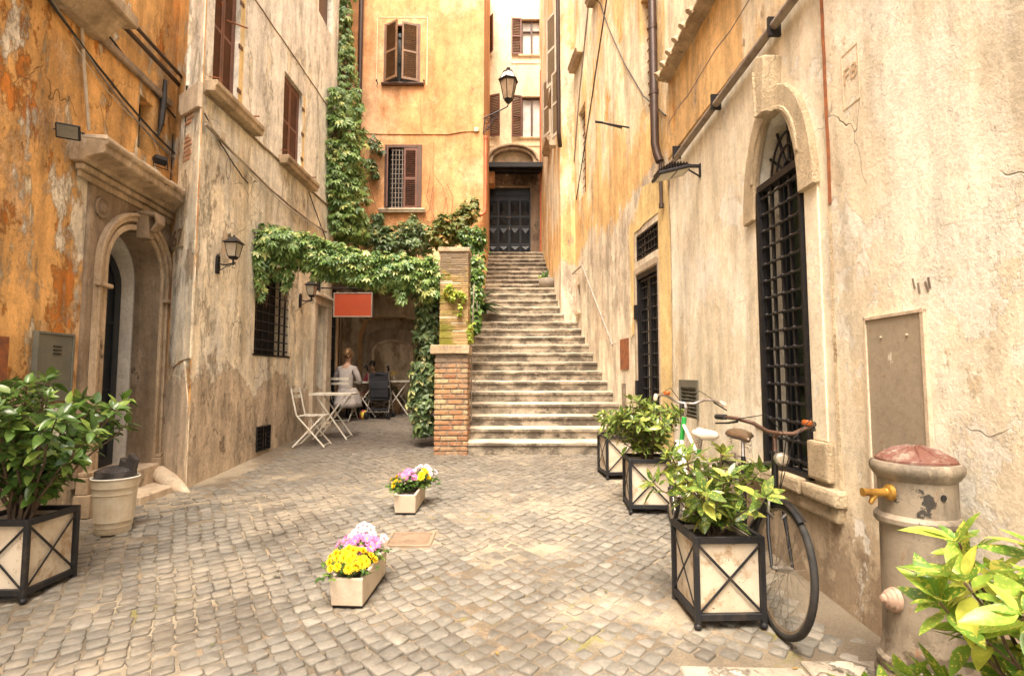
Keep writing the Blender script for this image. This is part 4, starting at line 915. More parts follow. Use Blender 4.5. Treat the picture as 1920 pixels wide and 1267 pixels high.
for i, (a, b, d, mt, r, lb) in enumerate([
    ((5.2,.03,4.75),(7.66,.04,4.15),.10,'black',.011,'thick black cable drooping across the orange wall'),
    ((5.3,.03,4.80),(7.66,.03,4.10),.16,'lead',.010,'grey cable sagging lowest of the pair across the orange wall'),
    ((5.6,.02,4.95),(7.62,.02,4.60),.03,'black',.010,'straight black cable clipped under the left string course'),
    ((5.9,.02,4.45),(7.3,.03,4.26),.14,'whitecable',.005,'thin pale wire looping over the orange wall'),
    ((7.1,.02,4.22),(7.68,.06,3.9),.09,'whitecable',.005,'short pale wire loop beside the house corner')]):
    mb = L1.mb(); mb.tube(sag(a, b, d, wv=.004), r, 6); single(mb, 'cable', M[mt], lb, 'cable')
for i, (a, b, d, mt, r, lb) in enumerate([
    ((-.0,.05,4.32),(3.9,.03,4.18),.10,'lead',.015,'thick grey cable bundle running under the shutters of the cream house'),
    ((-.0,.06,4.36),(3.9,.05,4.22),.20,'whitecable',.008,'pale cable swinging just below the thick grey bundle'),
    ((.0,.03,4.45),(1.0,.03,4.02),.05,'black',.008,'short black cable dropping from the corner block'),
    ((3.0,.03,4.62),(4.3,.05,3.75),.02,'black',.010,'black cable stepping down towards the ivy')]):
    mb = L2.mb(); mb.tube(sag(a, b, d, wv=.006), r, 6)
    if i == 0:
        for q in (.5, 2.9): mb.tube([(q+.06*math.cos(t*.7)*.8, .05, 4.02+.13*math.sin(t*.7)) for t in range(10)], .006, 5)
    single(mb, 'cable', M[mt], lb, 'cable')
mb = L2.mb(); mb.box(.26,.36,.02,.08,4.28,4.38); single(mb, 'junction_box', M['whitecable'], 'small pale junction box on the cable bundle by the left corner', 'box', bev=.005)
mb = L1.mb(); mb.tube([(7.30,.06,4.88),(7.30,.05,4.6),(7.27,.05,4.35),(7.26,.03,4.2)], [.02,.035,.03,.01], 7); single(mb, 'cable_wrap', M['black'], 'black taped cable end hanging from the left pipes', 'cable')
mb = L1.mb(); mb.tube([(5.98,.02,6.2),(5.98,.02,4.9),(6.06,.03,4.3),(6.14,.05,3.75)], .014, 8); single(mb, 'conduit', M['whitecable'], 'white cable dropping to the left floodlight', 'cable')
mb = LR.mb(); mb.tube([(.03,.02,4.4),(.02,.02,3.9),(.035,.02,3.5)], .007, 5); single(mb, 'cable', M['black'], 'short black cable hanging beside the door cornice end', 'cable')
# floodlights
def floodlight(loc, rz, label, tilt=0, w=.16, h=.12):
    t = thing('floodlight', loc, label, 'floodlight', 'floodlights on the walls', rot=(tilt, 0, rz))
    mb = MB(); mb.box(-w/2, w/2, -.025, .025, -h/2, h/2); mb.build('housing', M['iron'], t, bev=.006)
    mb = MB()
    for i in range(8): x = -w/2+w*(i+.5)/8; mb.box(x-.002, x+.002, -.055, -.026, -h/2+.01, h/2-.01)
    mb.build('cooling_fins', M['iron'], t)
    mb = MB(); mb.box(-w/2+.012, w/2-.012, .0255, .030, -h/2+.012, h/2-.012); mb.build('lens', simple('dusky_lamp_glass', (.16,.14,.10), (.10,.09,.07), 6, .15, 0, 0), t)
    mb = MB(); mb.tube([(-w/2-.01, 0, 0), (-w/2-.01, -.10, 0), (w/2+.01, -.10, 0), (w/2+.01, 0, 0)], .006, 6); mb.build('bracket', M['iron'], t)
    return t
h_ = L1.hit(128, 247, .14); p = L1.P(h_[0], .14, h_[1]); floodlight(p, R(-150), 'black floodlight hanging at the left end of the door cornice', R(-25))
h_ = L1.hit(300, 299, .2); p = L1.P(h_[0], .2, h_[1]); floodlight(p, R(60), 'small black floodlight lying on top of the door cornice', R(75), .12, .08)
t = thing('floodlight', R1.P(6.73, 0, 3.60), 'long black double floodlight on the right wall by the downpipe', 'floodlight', 'floodlights on the walls')
mb = MB(R1.M @ Matrix.Translation((6.73, 0, 3.62))); mb.box(-.02, .02, 0, .012, -.07, .07); mb.box(-.015, .015, .01, .16, .03, .06); mb.tube([(-.03,.15,.03),(.03,.15,.03)], .04, 12); mb.bar((0,.01,-.06),(0,.14,.02), .02,.012); mb.build('bracket', M['iron'], t, bev=.002)
Fm = R1.M @ Matrix.Translation((6.73, .30, 3.60)) @ Matrix.Rotation(R(-14), 4, 'X')
mb = MB(Fm); mb.box(-.13, .13, -.17, .17, -.03, .0); mb.build('housing', M['iron'], t, bev=.006)
mb = MB(Fm)
for i in range(11): y = -.14+.028*i; hh = .075-.04*abs(i-5)/5; mb.box(-.11, .11, y-.003, y+.003, 0, hh)
mb.build('cooling_fins', M['iron'], t)
mb = MB(Fm); mb.box(-.11,.11,-.15,-.03,-.034,-.0305); mb.box(-.11,.11,-.01,.15,-.034,-.0305); mb.build('lens', simple('led_lens', (.40,.36,.24), (.3,.28,.2), 8, .2, 0, 0), t)
# wall lanterns
LG = simple('lantern_glass', (.42,.37,.28), (.30,.25,.18), 6, .15, 0, 0)
def lantern(t, c, s=1.0):              # tapered four-sided lantern hanging/standing with its base at c
    x, y, z = c
    def ring(r, zz): return [(x-r*s, y-r*s, z+zz*s), (x+r*s, y-r*s, z+zz*s), (x+r*s, y+r*s, z+zz*s), (x-r*s, y+r*s, z+zz*s)]
    def fr(a, b, mb):
        o = ring(*a)+ring(*b); mb.add(o, [(0,1,5,4),(1,2,6,5),(2,3,7,6),(3,0,4,7),(0,3,2,1),(4,5,6,7)])
    mb = MB(); fr((.035,-.03),(.05,0), mb); fr((.05,0),(.06,.012), mb)
    for k in range(4):
        a, b = ring(.055, .01)[k], ring(.088, .20)[k]; mb.tube([a, b], .006*s, 5)
    fr((.095,.20),(.115,.215), mb); fr((.115,.215),(.085,.24), mb); fr((.085,.24),(.045,.285), mb); fr((.045,.285),(.03,.30), mb); mb.ball((x,y,z+.315*s), .018*s, 8)
    mb.build('lantern_frame', M['iron'], t, bev=.001)
    mb = MB(); fr((.050,.012),(.084,.198), mb); mb.build('lantern_glass', LG, t)
def wall_lantern(W_, s, z, label):
    t = thing('wall_lantern', W_.P(s, 0, z), label, 'lantern', 'black lanterns on the cream house', rz=math.atan2(-W_.n.x, W_.n.y))
    mb = MB(); mb.prism([(-.028,-.10),(.028,-.10),(.035,0),(.028,.10),(0,.13),(-.028,.10),(-.035,0)], 0, .025); mb.tube([(0,.02,.02),(0,.10,.0),(0,.22,.03)], .010, 7); mb.tube([(0,.02,-.06),(0,.06,-.05),(0,.10,-.02),(0,.15,-.01),(0,.18,.02)], .006, 6)
    mb.tube([(0,.20+.025*math.cos(a*.8), -.01+.025*math.sin(a*.8)) for a in range(8)], .004, 5); mb.tube([(0,.19,.0),(0,.19,.07)], .012, 7)
    mb.build('bracket', M['iron'], t, bev=.002); lantern(t, (0,.19,.09), .80); return t
wall_lantern(L2, 6.10-5.68, 2.84, 'black wall lantern nearest the camera, under the small niche')
wall_lantern(L2, 8.52-5.68, 2.76, 'smaller looking black wall lantern beside the stone framed doorway')
# street lamp on the ochre house corner
t = thing('street_lamp', (-.66, 11.85, 7.3), 'big old street lantern on a scrolled iron arm above the stairs', 'street lamp')
mb = MB(); mb.tube([(0,0,.15),(.2,-.02,.24),(.45,-.03,.36),(.56,-.03,.42),(.575,-.03,.50)], .016, 8); mb.tube([(0,0,-.22),(.03,0,.12)], .014, 6)
for (cx, cz, r, n_) in ((.09,.08,.085,12),(.20,.17,.06,12),(.10,-.08,.06,12),(.32,.26,.04,10)): mb.tube([(cx+r*(1-a/n_*.7)*math.cos(a*.75), -.0, cz+r*(1-a/n_*.7)*math.sin(a*.75)) for a in range(n_)], .009, 6)
mb.tube([(0,0,-.18),(.12,0,-.06),(.22,0,.10),(.36,-.02,.26)], .010, 6); mb.build('scroll_arm', M['iron'], t)
def big_lantern(t, c):
    x, y, z = c
    def ring(r, zz, n=6): return [(x+r*math.cos(2*math.pi*k/n+.3), y+r*math.sin(2*math.pi*k/n+.3), z+zz) for k in range(n)]
    def fr(a, b, mb):
        o = ring(*a)+ring(*b); mb.add(o, [(k, (k+1) % 6, 6+(k+1) % 6, 6+k) for k in range(6)]+[tuple(range(6))[::-1], tuple(range(6, 12))])
    mb = MB(); fr((.05,-.06),(.09,0), mb); fr((.09,0),(.11,.03), mb)
    for k in range(6): mb.tube([ring(.11,.02)[k], ring(.20,.44)[k]], .011, 5)
    fr((.22,.44),(.245,.47), mb); fr((.245,.47),(.21,.50), mb)
    for k in range(6): mb.tube([ring(.205,.50)[k], ring(.12,.66)[k]], .010, 5)
    fr((.135,.66),(.12,.69), mb); fr((.12,.69),(.05,.72), mb); mb.lathe([(.03,.70),(.03,.74),(.05,.75),(.05,.77),(.02,.79),(.001,.80)], 10, Matrix.Translation((x,y,z)))
    mb.build('lantern_frame', M['iron'], t, bev=.001)
    mb = MB(); fr((.105,.03),(.195,.44), mb); mb.build('lantern_glass', simple('dirty_lamp_glass', (.36,.26,.17), (.22,.15,.09), 8, .3, 0, 0), t)
    mb = MB(); fr((.20,.50),(.115,.66), mb); mb.build('top_glass', simple('bright_lamp_glass', (.75,.72,.66), (.6,.56,.5), 8, .2, 0, 0), t)
big_lantern(t, (.575, -.03, .56))
# red sign
t = thing('hanging_sign', (-2.82, 9.4, 2.60), 'blank orange red board in a grey frame hanging in front of the passage', 'sign')
mb = MB(); mb.box(-.325,.325,-.012,.012,.02,.42); mb.build('board', simple('orange_red_board', (.30,.040,.006), (.25,.032,.006), 3, .5, 0, 0), t)
mb = MB()
for a, b, c_, d_ in ((-.345,.345,0,.02),(-.345,.345,.42,.44),(-.345,-.325,.02,.42),(.325,.345,.02,.42)): mb.box(a, b, -.02, .02, c_, d_)
mb.build('frame', M['lead'], t, bev=.002)
mb = MB(); mb.tube([(-.62,0,.52),(.33,0,.52)], .012, 6); mb.tube([(-.25,0,.43),(-.25,0,.52)], .005); mb.tube([(.25,0,.43),(.25,0,.52)], .005); mb.build('hanger', M['iron'], t)
# left utility cabinet
t = thing('utility_cabinet', L1.P(5.92, 0, 1.05), 'grey green metal utility cabinet set in the orange wall', 'cabinet')
s0, s1 = 5.74, 6.12
mb = L1.mb(); mb.box(s0, s1, 0, .03, 1.35, 1.90); mb.build('cabinet_door', M['boxgrey'], t, bev=.004)
mb = L1.mb(); mb.box(s0-.02, s0, 0, .04, 1.33, 1.92); mb.box(s1, s1+.02, 0, .04, 1.33, 1.92); mb.box(s0, s1, 0, .04, 1.90, 1.92); mb.build('frame', M['boxgrey'], t, bev=.002)
mb = L1.mb()
for i in range(3): mb.box(5.90, 5.99, .03, .038, 1.74+i*.03, 1.75+i*.03)
mb.build('vent_slots', M['iron'], t)
mb = L1.mb(); mb.box(s0, s1, 0, .02, .75, 1.33); mb.build('lower_panel', M['curtain'], t, bev=.003)
mb = L1.mb(); mb.box(5.30, 5.46, 0, .03, 1.25, 1.85); single(mb, 'old_hatch', M['rust'], 'rusty brown hatch at the left photo edge', 'hatch')
# manhole grate
t = thing('drain_cover', (-.80, 4.305, gz(0, 4.3)), 'rusty ribbed iron cover set in the cobbles', 'drain cover', rot=(math.atan(.066), 0, 0))
mb = MB()
for a, b, c_, d_ in ((-.18,.18,-.15,-.125),(-.18,.18,.125,.15),(-.18,-.155,-.125,.125),(.155,.18,-.125,.125)): mb.box(a, b, c_, d_, -.02, .004)
RI = simple('brown_cast_iron', (.30,.22,.15), (.20,.13,.08), 10, .8, .1, .003); mb.build('frame', RI, t, bev=.002)
mb = MB(); mb.box(-.154,.154,-.124,.124,-.02,-.004)
for i in range(13): y = -.11+.0183*i; mb.box(-.145, .145, y-.005, y+.005, -.004, .003)
mb.build('cover', RI, t, bev=.001)

# ================================================================ drinking fountain
FX, FY = 1.715, 2.30; fz = gz(FX, FY)
def iron_mat():
    m = Mat('painted_cast_iron', .55, .15, .4)
    c = m.mix(m.noise(3, (1,1,.4), det=9, rough=.75).step(.38, .62), (.27,.225,.165), (.11,.09,.068)); c = m.mix(m.noise(4, (1,1,.22), det=9, rough=.78).step(.56, .62), c, (.26,.115,.05))
    c = m.mix(m.noise(7, off=(3,3,3), det=7, rough=.75).step(.60, .64), c, (.04,.035,.03)); c = m.mix(m.noise(5, (1,1,.5), (8,3,3), det=6, rough=.7).step(.62, .67), c, (.33,.27,.20))
    c = m.mix((m.z*-1+.62).step(0, .2)*m.noise(9, det=6, rough=.75).step(.45, .55), c, (.10,.075,.05)); m.color(c); m.bump(m.noise(50, det=6, rough=.7), .003); return m.mat
M['fount'] = iron_mat()
t = thing('drinking_fountain', (FX, FY, fz), 'cast iron column fountain with a red ribbed cap and brass spout', 'fountain')
mb = MB(); zb_ = .22
prof = [(.24,-.02),(.24,.10),(.225,.115),(.225,.20),(.205,.22),(.215,.235),(.215,.265),(.195,.28),(.190,.30),(.182,.33),(.178,.55),(.174,.80),(.174,.86),(.188,.868),(.198,.88),(.198,.90),(.188,.912),(.176,.918),(.174,.94),(.175,1.07),(.186,1.08),(.20,1.10),(.208,1.115),(.208,1.135),(.198,1.15),(.17,1.155)]
zs_ = 1.21/1.155; mb.lathe([(r*.985, z*.985) for r, z in prof], 48); mb.build('column', M['fount'], t, smooth=True)
mb = MB(); mb.lathe([(.180,1.136),(.178,1.146),(.15,1.162),(.10,1.184),(.06,1.196),(.03,1.200),(.001,1.201)], 64, mod=lambda th, i: 1+(.05*math.cos(th*12) if 1 < i < 6 else 0)); 
for k in range(12): th = 2*math.pi*k/12; mb.tube([(.168*math.cos(th),.168*math.sin(th),1.147),(.10*math.cos(th),.10*math.sin(th),1.184),(.03*math.cos(th),.03*math.sin(th),1.203)], [.010,.012,.006], 6, sq=.7)
capm = Mat('faded_red_paint', .6); c = capm.mix(capm.noise(14, det=7, rough=.75).step(.48, .6), (.12,.045,.03), (.22,.16,.12)); capm.color(capm.mix(capm.noise(30, det=4).step(.6, .66), c, (.13,.06,.045)))
mb.build('cap', capm.mat, t, smooth=True)
brass = simple('worn_brass', (.42,.24,.045), (.25,.12,.03), 16, .42, .6, .001)
mb = MB(); mb.lathe([(.038,0),(.036,.02),(.022,.028),(.018,.05)], 20, Matrix.Translation((-.165,-.045,1.0)) @ Matrix.Rotation(R(-90), 4, 'Y') @ Matrix.Rotation(0, 4, 'Z'))
mb.tube([(-.20,-.05,1.0),(-.30,-.06,1.005),(-.325,-.062,1.005)], [.018,.016,.020], 12); mb.tube([(-.25,-.055,.998),(-.275,-.058,.97),(-.285,-.059,.955)], [.014,.012,.010], 10); mb.tube([(-.27,-.056,1.0),(-.28,-.057,1.0)], .019, 12)
mb.build('spout', brass, t, smooth=True)
mb = MB(); mb.lathe([(.014,0),(.014,.004)], 20, Matrix.Translation((.0,-.1735,1.0)) @ Matrix.Rotation(R(90), 4, 'X')); mb.build('drain_hole', M['dark'], t)
mb = MB(); mb.lathe([(.055,0),(.052,.02),(.045,.025),(.042,.04),(.034,.045),(.03,.055),(.02,.06),(.016,.075),(.001,.08)], 20, Matrix.Translation((-.165,-.04,.53)) @ Matrix.Rotation(R(-85), 4, 'Y')); mb.build('side_boss', simple('pinkish_stone_boss', (.40,.28,.21), (.30,.2,.14), 9, .8, 0, .003), t, smooth=True)

t.scale = (.81, .81, .925)

# ================================================================ planters
PANEL = Mat('stained_cream_panel', .7); c = PANEL.mix(PANEL.noise(2.2, det=5).step(.4, .7), (.60,.52,.40), (.42,.33,.22)); c = PANEL.mix((PANEL.noise(7, (1,1,.8), det=8, rough=.75)+(PANEL.z-.066*1)*-.0).step(.50, .64), c, (.34,.235,.135)); c = PANEL.mix(PANEL.noise(40, det=3).step(.66, .72), c, (.16,.10,.06)); PANEL.color(c)
PFR = simple('dark_planter_iron', (.014,.014,.016), (.045,.034,.026), 10, .6, .2, .001, lo=.5)
def planter_box(loc, rz, label):
    t = thing('planter_box', loc, label, 'planter', 'square iron framed planters in the lane', rot=(math.atan(.066)*0, 0, rz))
    a = .195; h = .49; f = .028
    mb = MB()
    for x in (-1, 1):
        for y in (-1, 1): mb.box(x*a-f if x > 0 else x*a, x*a if x > 0 else x*a+f, y*a-f if y > 0 else y*a, y*a if y > 0 else y*a+f, .035, h)
    for z in (.05, h-.036):
        e = .036 if z < .1 else .036
        mb.box(-a+f, a-f, -a, -a+f, z, z+e); mb.box(-a+f, a-f, a-f, a, z, z+e); mb.box(-a, -a+f, -a+f, a-f, z, z+e); mb.box(a-f, a, -a+f, a-f, z, z+e)
    for x, y in ((0,-1),(0,1),(1,0),(-1,0)):
        for d in (1, -1):
            if x == 0: mb.bar((-a+.02, y*(a-.006-.003*(d > 0)), .085 if d > 0 else h-.04), (a-.02, y*(a-.006-.003*(d > 0)), h-.04 if d > 0 else .085), .005, .015, up=(0,0,1))
            else: mb.bar((x*(a-.006-.003*(d > 0)), -a+.02, .085 if d > 0 else h-.04), (x*(a-.006-.003*(d > 0)), a-.02, h-.04 if d > 0 else .085), .005, .015, up=(0,0,1))
    mb.build('frame', PFR, t, bev=.002)
    for k in range(4):
        mb = MB(); m_ = Matrix.Rotation(math.pi/2*k, 4, 'Z'); mb.box(-a+.030, a-.030, -a+.024, -a+.034, .075, h-.03, m_); mb.ball((0, -a+.020, h-.075), .004, 6, M=m_); mb.build('panel', PANEL.mat, t, bev=.001)
    mb = MB(); mb.box(-a+.036, a-.036, -a+.036, a-.036, .09, h-.055); mb.build('soil', M['soil'], t)
    for x in (-1, 1):
        for y in (-1, 1): mb = MB(); mb.ball((x*(a-.014), y*(a-.014), .02), .021, 12); mb.build('ball_foot', PFR, t, smooth='all')
    return t
pb = planter_box((1.175, 3.16, gz(0, 3.02)), R(2), 'square planter with black crossed bars, nearest the front bicycle wheel')
spots = [(1.26, 5.07, R(-3), 'square planter with crossed bars, second on the right and half behind the pedal'), (1.23, 6.27, R(6), 'small far square planter against the stair foot on the right'), (-3.075, 3.44, R(0), 'large square planter with crossed bars at the left photo edge'), (1.42, 1.34, R(4), 'square planter hidden under the bright speckled shrub in the right corner'), (1.00, 1.46, R(-3), 'square planter under the low speckled sprig just left of the corner shrub')]
PB = [pb]
for x, y, rz, lb in spots: PB.append(place(copy_tree(pb), (x, y, gz(x, y)-.013), rz, lb))
# bin with bag
t = thing('waste_bin', (-3.26, 4.46, gz(0, 4.46)), 'cream ribbed metal bin behind the left planter', 'bin')
mb = MB(); mb.lathe([(.150,0),(.155,.01),(.157,.05),(.162,.055),(.160,.065),(.166,.10),(.172,.105),(.170,.115),(.188,.33),(.193,.335),(.191,.345),(.196,.39),(.200,.395),(.199,.405),(.208,.47),(.200,.47),(.150,.06)], 72, mod=lambda th, i: 1+(.006*math.cos(th*24) if 6 <= i <= 8 else 0)); mb.build('body', simple('dirty_cream_enamel', (.62,.55,.42), (.48,.38,.25), 5, .45, 0, .001), t, smooth=True)
mb = MB(); mb.tube([(.207*math.cos(2*math.pi*k/40), .207*math.sin(2*math.pi*k/40), .472) for k in range(40)], .008, 6, closed=True); mb.build('rim', simple('white_bin_rim', (.75,.72,.64), (.6,.55,.45), 7, .4, 0, 0), t, smooth='all')
bagm = simple('black_plastic_bag', (.03,.028,.028), (.05,.045,.045), 12, .25, 0, .012, bs=14)
mb = MB(); mb.lathe([(.165,.42),(.186,.46),(.17,.53),(.11,.56),(.05,.57),(.001,.56)], 28, mod=lambda th, i: 1+(.07*math.sin(th*5+i)+.05*math.sin(th*9))*(i > 1)); mb.prism([(.02,.50),(.17,.48),(.20,.62),(.14,.68),(.10,.60),(.05,.64)], -.02, .05); 
o = mb.build('bin_bag', bagm, smooth=True, bev=.0); t.scale = (.80, .80, .93); o.location = Vector((o.location.x*.8, o.location.y*.8, o.location.z*.93))+Vector((-3.26, 4.46, gz(0, 4.46))); o.scale = (.80, .80, .93); setp(o, 'shiny black bag bulging out of the cream bin', 'bag')
# flower troughs
def trough_mat():
    m = Mat('sandy_concrete', .9, 0, .2); c = m.mix(m.noise(4, det=6).step(.4, .65), (.60,.50,.38), (.48,.38,.28)); c = m.mix(m.noise(12, (1,1,.6), det=7, rough=.8).step(.62, .7), c, (.28,.18,.10)); m.color(c); m.bump(m.noise(60, det=5), .003); return m.mat
M['trough'] = trough_mat()
def trough(loc, rz, label):
    t = thing('flower_trough', loc, label, 'flower trough', 'stone troughs in the middle of the lane', rot=(math.atan(.066), 0, rz))
    a, b, h = .10, .235, .175; vs = []
    for s, z in ((.93, .01), (1.0, h), ): vs += [(-a*s,-b*s,z),(a*s,-b*s,z),(a*s,b*s,z),(-a*s,b*s,z)]
    i_ = .022; vs += [(-a+i_,-b+i_,h),(a-i_,-b+i_,h),(a-i_,b-i_,h),(-a+i_,b-i_,h)]; vs += [(-a+i_+.004,-b+i_,.05),(a-i_-.004,-b+i_,.05),(a-i_-.004,b-i_,.05),(-a+i_+.004,b-i_,.05)]
    fs = [(0,3,2,1)]+[(k,(k+1)%4,4+(k+1)%4,4+k) for k in range(4)]+[(4+k,4+(k+1)%4,8+(k+1)%4,8+k) for k in range(4)]+[(8+k,8+(k+1)%4,12+(k+1)%4,12+k) for k in range(4)]+[(12,13,14,15)]
    mb = MB(); mb.add(vs, fs); mb.build('trough', M['trough'], t, bev=.006, seg=2)
    mb = MB(); mb.box(-a+i_+.002, a-i_-.002, -b+i_+.002, b-i_-.002, .06, h-.025); mb.build('soil', M['soil'], t)
    mb = MB(); mb.box(-a+.012, a-.012, -b+.03, b-.03, -.012, .012); mb.build('foot', M['iron'], t)
    return t
TA = trough((-.945, 3.42, gz(0, 3.42)+.008), R(-4), 'nearer pale stone trough filled with yellow flowers in front')
TB = trough((-.950, 5.09, gz(0, 5.09)+.008), R(-2), 'farther small stone trough beyond the iron cover')
# ================================================================ foliage tools
def leaf_t(w=.38, fold=.12, droop=.15, n=5, belly=.42):
    vs = []; fs = []
    for i in range(n+1):
        t = i/n; ww = w/2*(math.sin(math.pi*min(1, t**.8))**.85 if 0 < t < 1 else (.04 if t == 0 else 0.0)); z = -droop*t*t
        vs += [(-ww, t, z+fold*ww*2), (0, t, z), (ww, t, z+fold*ww*2)]
    for i in range(n):
        a = i*3; fs += [(a, a+1, a+4, a+3), (a+1, a+2, a+5, a+4)]
    return np.array(vs), np.array(fs)
def palm_t(k=5, w=.36):            # creeper leaf: k leaflets fanned out
    V = []; Fc = []; b, f = leaf_t(w, .2, .25, 3)
    for i in range(k):
        a = R((i-(k-1)/2)*(200/k)); L = 1.0-.13*abs(i-(k-1)/2); c, s = math.cos(a), math.sin(a)
        q = b*L; x = q[:,0]*c+q[:,1]*s; y = -q[:,0]*s+q[:,1]*c
        Fc.append(f+len(V)*len(b)); V.append(np.stack([x, y, q[:,2]], 1))
    return np.concatenate(V), np.concatenate(Fc)
LEAF = leaf_t(); LEAFN = leaf_t(.30, .15, .22, 5); LEAFW = leaf_t(.46, .16, .22, 5); PALM = palm_t(); IVY3 = palm_t(3, .62); STRAP = leaf_t(.26, .2, .45, 7)
def nrm(a): return a/np.maximum(np.linalg.norm(a, axis=1, keepdims=True), 1e-9)
def scatter(name, tmpl, P, D, N, s, mat, parent=None, origin=None, **tags):
    P = np.asarray(P, float); D = nrm(np.asarray(D, float)); N = np.asarray(N, float); s = np.asarray(s, float)
    X = nrm(np.cross(D, N)); Z = np.cross(X, D); tv, tf = tmpl; n, k = len(P), len(tv)
    roll = rng.normal(0, .25, n)[:, None]; X, Z = X*np.cos(roll)+Z*np.sin(roll), Z*np.cos(roll)-X*np.sin(roll)
    V = P[:,None,:]+s[:,None,None]*(X[:,None,:]*tv[None,:,0:1]+D[:,None,:]*tv[None,:,1:2]+Z[:,None,:]*tv[None,:,2:3]*rng.uniform(.5, 1.6, (n,1,1)))
    if parent is not None: o0 = np.array(root_mat(parent).translation)
    else: o0 = np.array([P[:,0].mean(), P[:,1].mean(), P[:,2].min()]) if origin is None else np.array(origin)
    V = (V-o0).reshape(-1, 3); F_ = (tf[None]+np.arange(n)[:,None,None]*k).reshape(-1, tf.shape[1])
    me = bpy.data.meshes.new(name); me.from_pydata(V.tolist(), [], F_.tolist())
    a = me.attributes.new('rnd', 'FLOAT', 'FACE'); a.data.foreach_set('value', np.repeat(rng.random(n), len(tf)).astype(np.float32))
    for p in me.polygons: p.use_smooth = True
    me.materials.append(mat); o = bpy.data.objects.new(name, me); COL.objects.link(o)
    if parent is not None: o.parent = parent
    else: o.location = o0
    return setp(o, **tags)
def leafmat(name, c1, c2, c3=None, spots=None, rough=.38, trans=.28):
    m = Mat(name, rough, 0, .45); a = m.attr(); c = m.mix(a, c1, c2)
    if c3: c = m.mix((a*7.7).op('FRACT').step(.78, .92), c, c3)
    if spots: c = m.mix(m.noise(95, det=2, rough=.6).step(.56, .62), c, spots); c = m.mix((a*3.3).op('FRACT').step(.8, .9)*m.noise(40, det=2).step(.45, .55), c, spots)
    c = m.mul(c, m.noise(20, det=2).step(.3, .7, .8, 1.15)); m.color(c)
    tr = m.nt.nodes.new('ShaderNodeBsdfTranslucent'); m.nt.links.new(m.mul(c, S(m, m.nt.nodes.new('ShaderNodeValue').outputs[0])).o if False else c.o, tr.inputs[0])
    mx = m.nt.nodes.new('ShaderNodeMixShader'); mx.inputs[0].default_value = trans; out = m.nt.nodes['Material Output']
    m.nt.links.new(m.b.outputs[0], mx.inputs[1]); m.nt.links.new(tr.outputs[0], mx.inputs[2]); m.nt.links.new(mx.outputs[0], out.inputs[0]); return m.mat
M['camellia'] = leafmat('glossy_dark_leaf', (.05,.10,.025), (.11,.20,.04), (.24,.34,.07), rough=.25)
M['aucuba'] = leafmat('speckled_leaf', (.06,.12,.025), (.14,.22,.045), (.38,.42,.09), (.42,.42,.08), rough=.3)
M['aucubab'] = leafmat('bright_speckled_leaf', (.12,.24,.035), (.26,.38,.05), (.48,.50,.08), (.55,.52,.10), rough=.32, trans=.4)
M['creeper'] = leafmat('creeper_leaf', (.075,.16,.04), (.23,.34,.09), (.46,.50,.17), rough=.36)
M['creeperd'] = leafmat('pale_underside_creeper', (.055,.10,.035), (.17,.24,.09), (.40,.40,.16), rough=.4)
M['dry'] = leafmat('yellowing_leaf', (.16,.17,.035), (.10,.14,.03), (.32,.20,.05), rough=.5)
M['fresh'] = leafmat('fresh_yellow_green_leaf', (.26,.36,.04), (.40,.46,.06), (.46,.36,.05), rough=.45, trans=.4)
M['strap'] = leafmat('deep_green_strap_leaf', (.018,.045,.015), (.04,.085,.025), None, rough=.25)
M['bark'] = simple('twig_bark', (.13,.085,.05), (.08,.05,.03), 20, .85, 0, .002)
M['vinewood'] = simple('reddish_vine_stem', (.20,.09,.045), (.13,.07,.04), 20, .85, 0, .001)

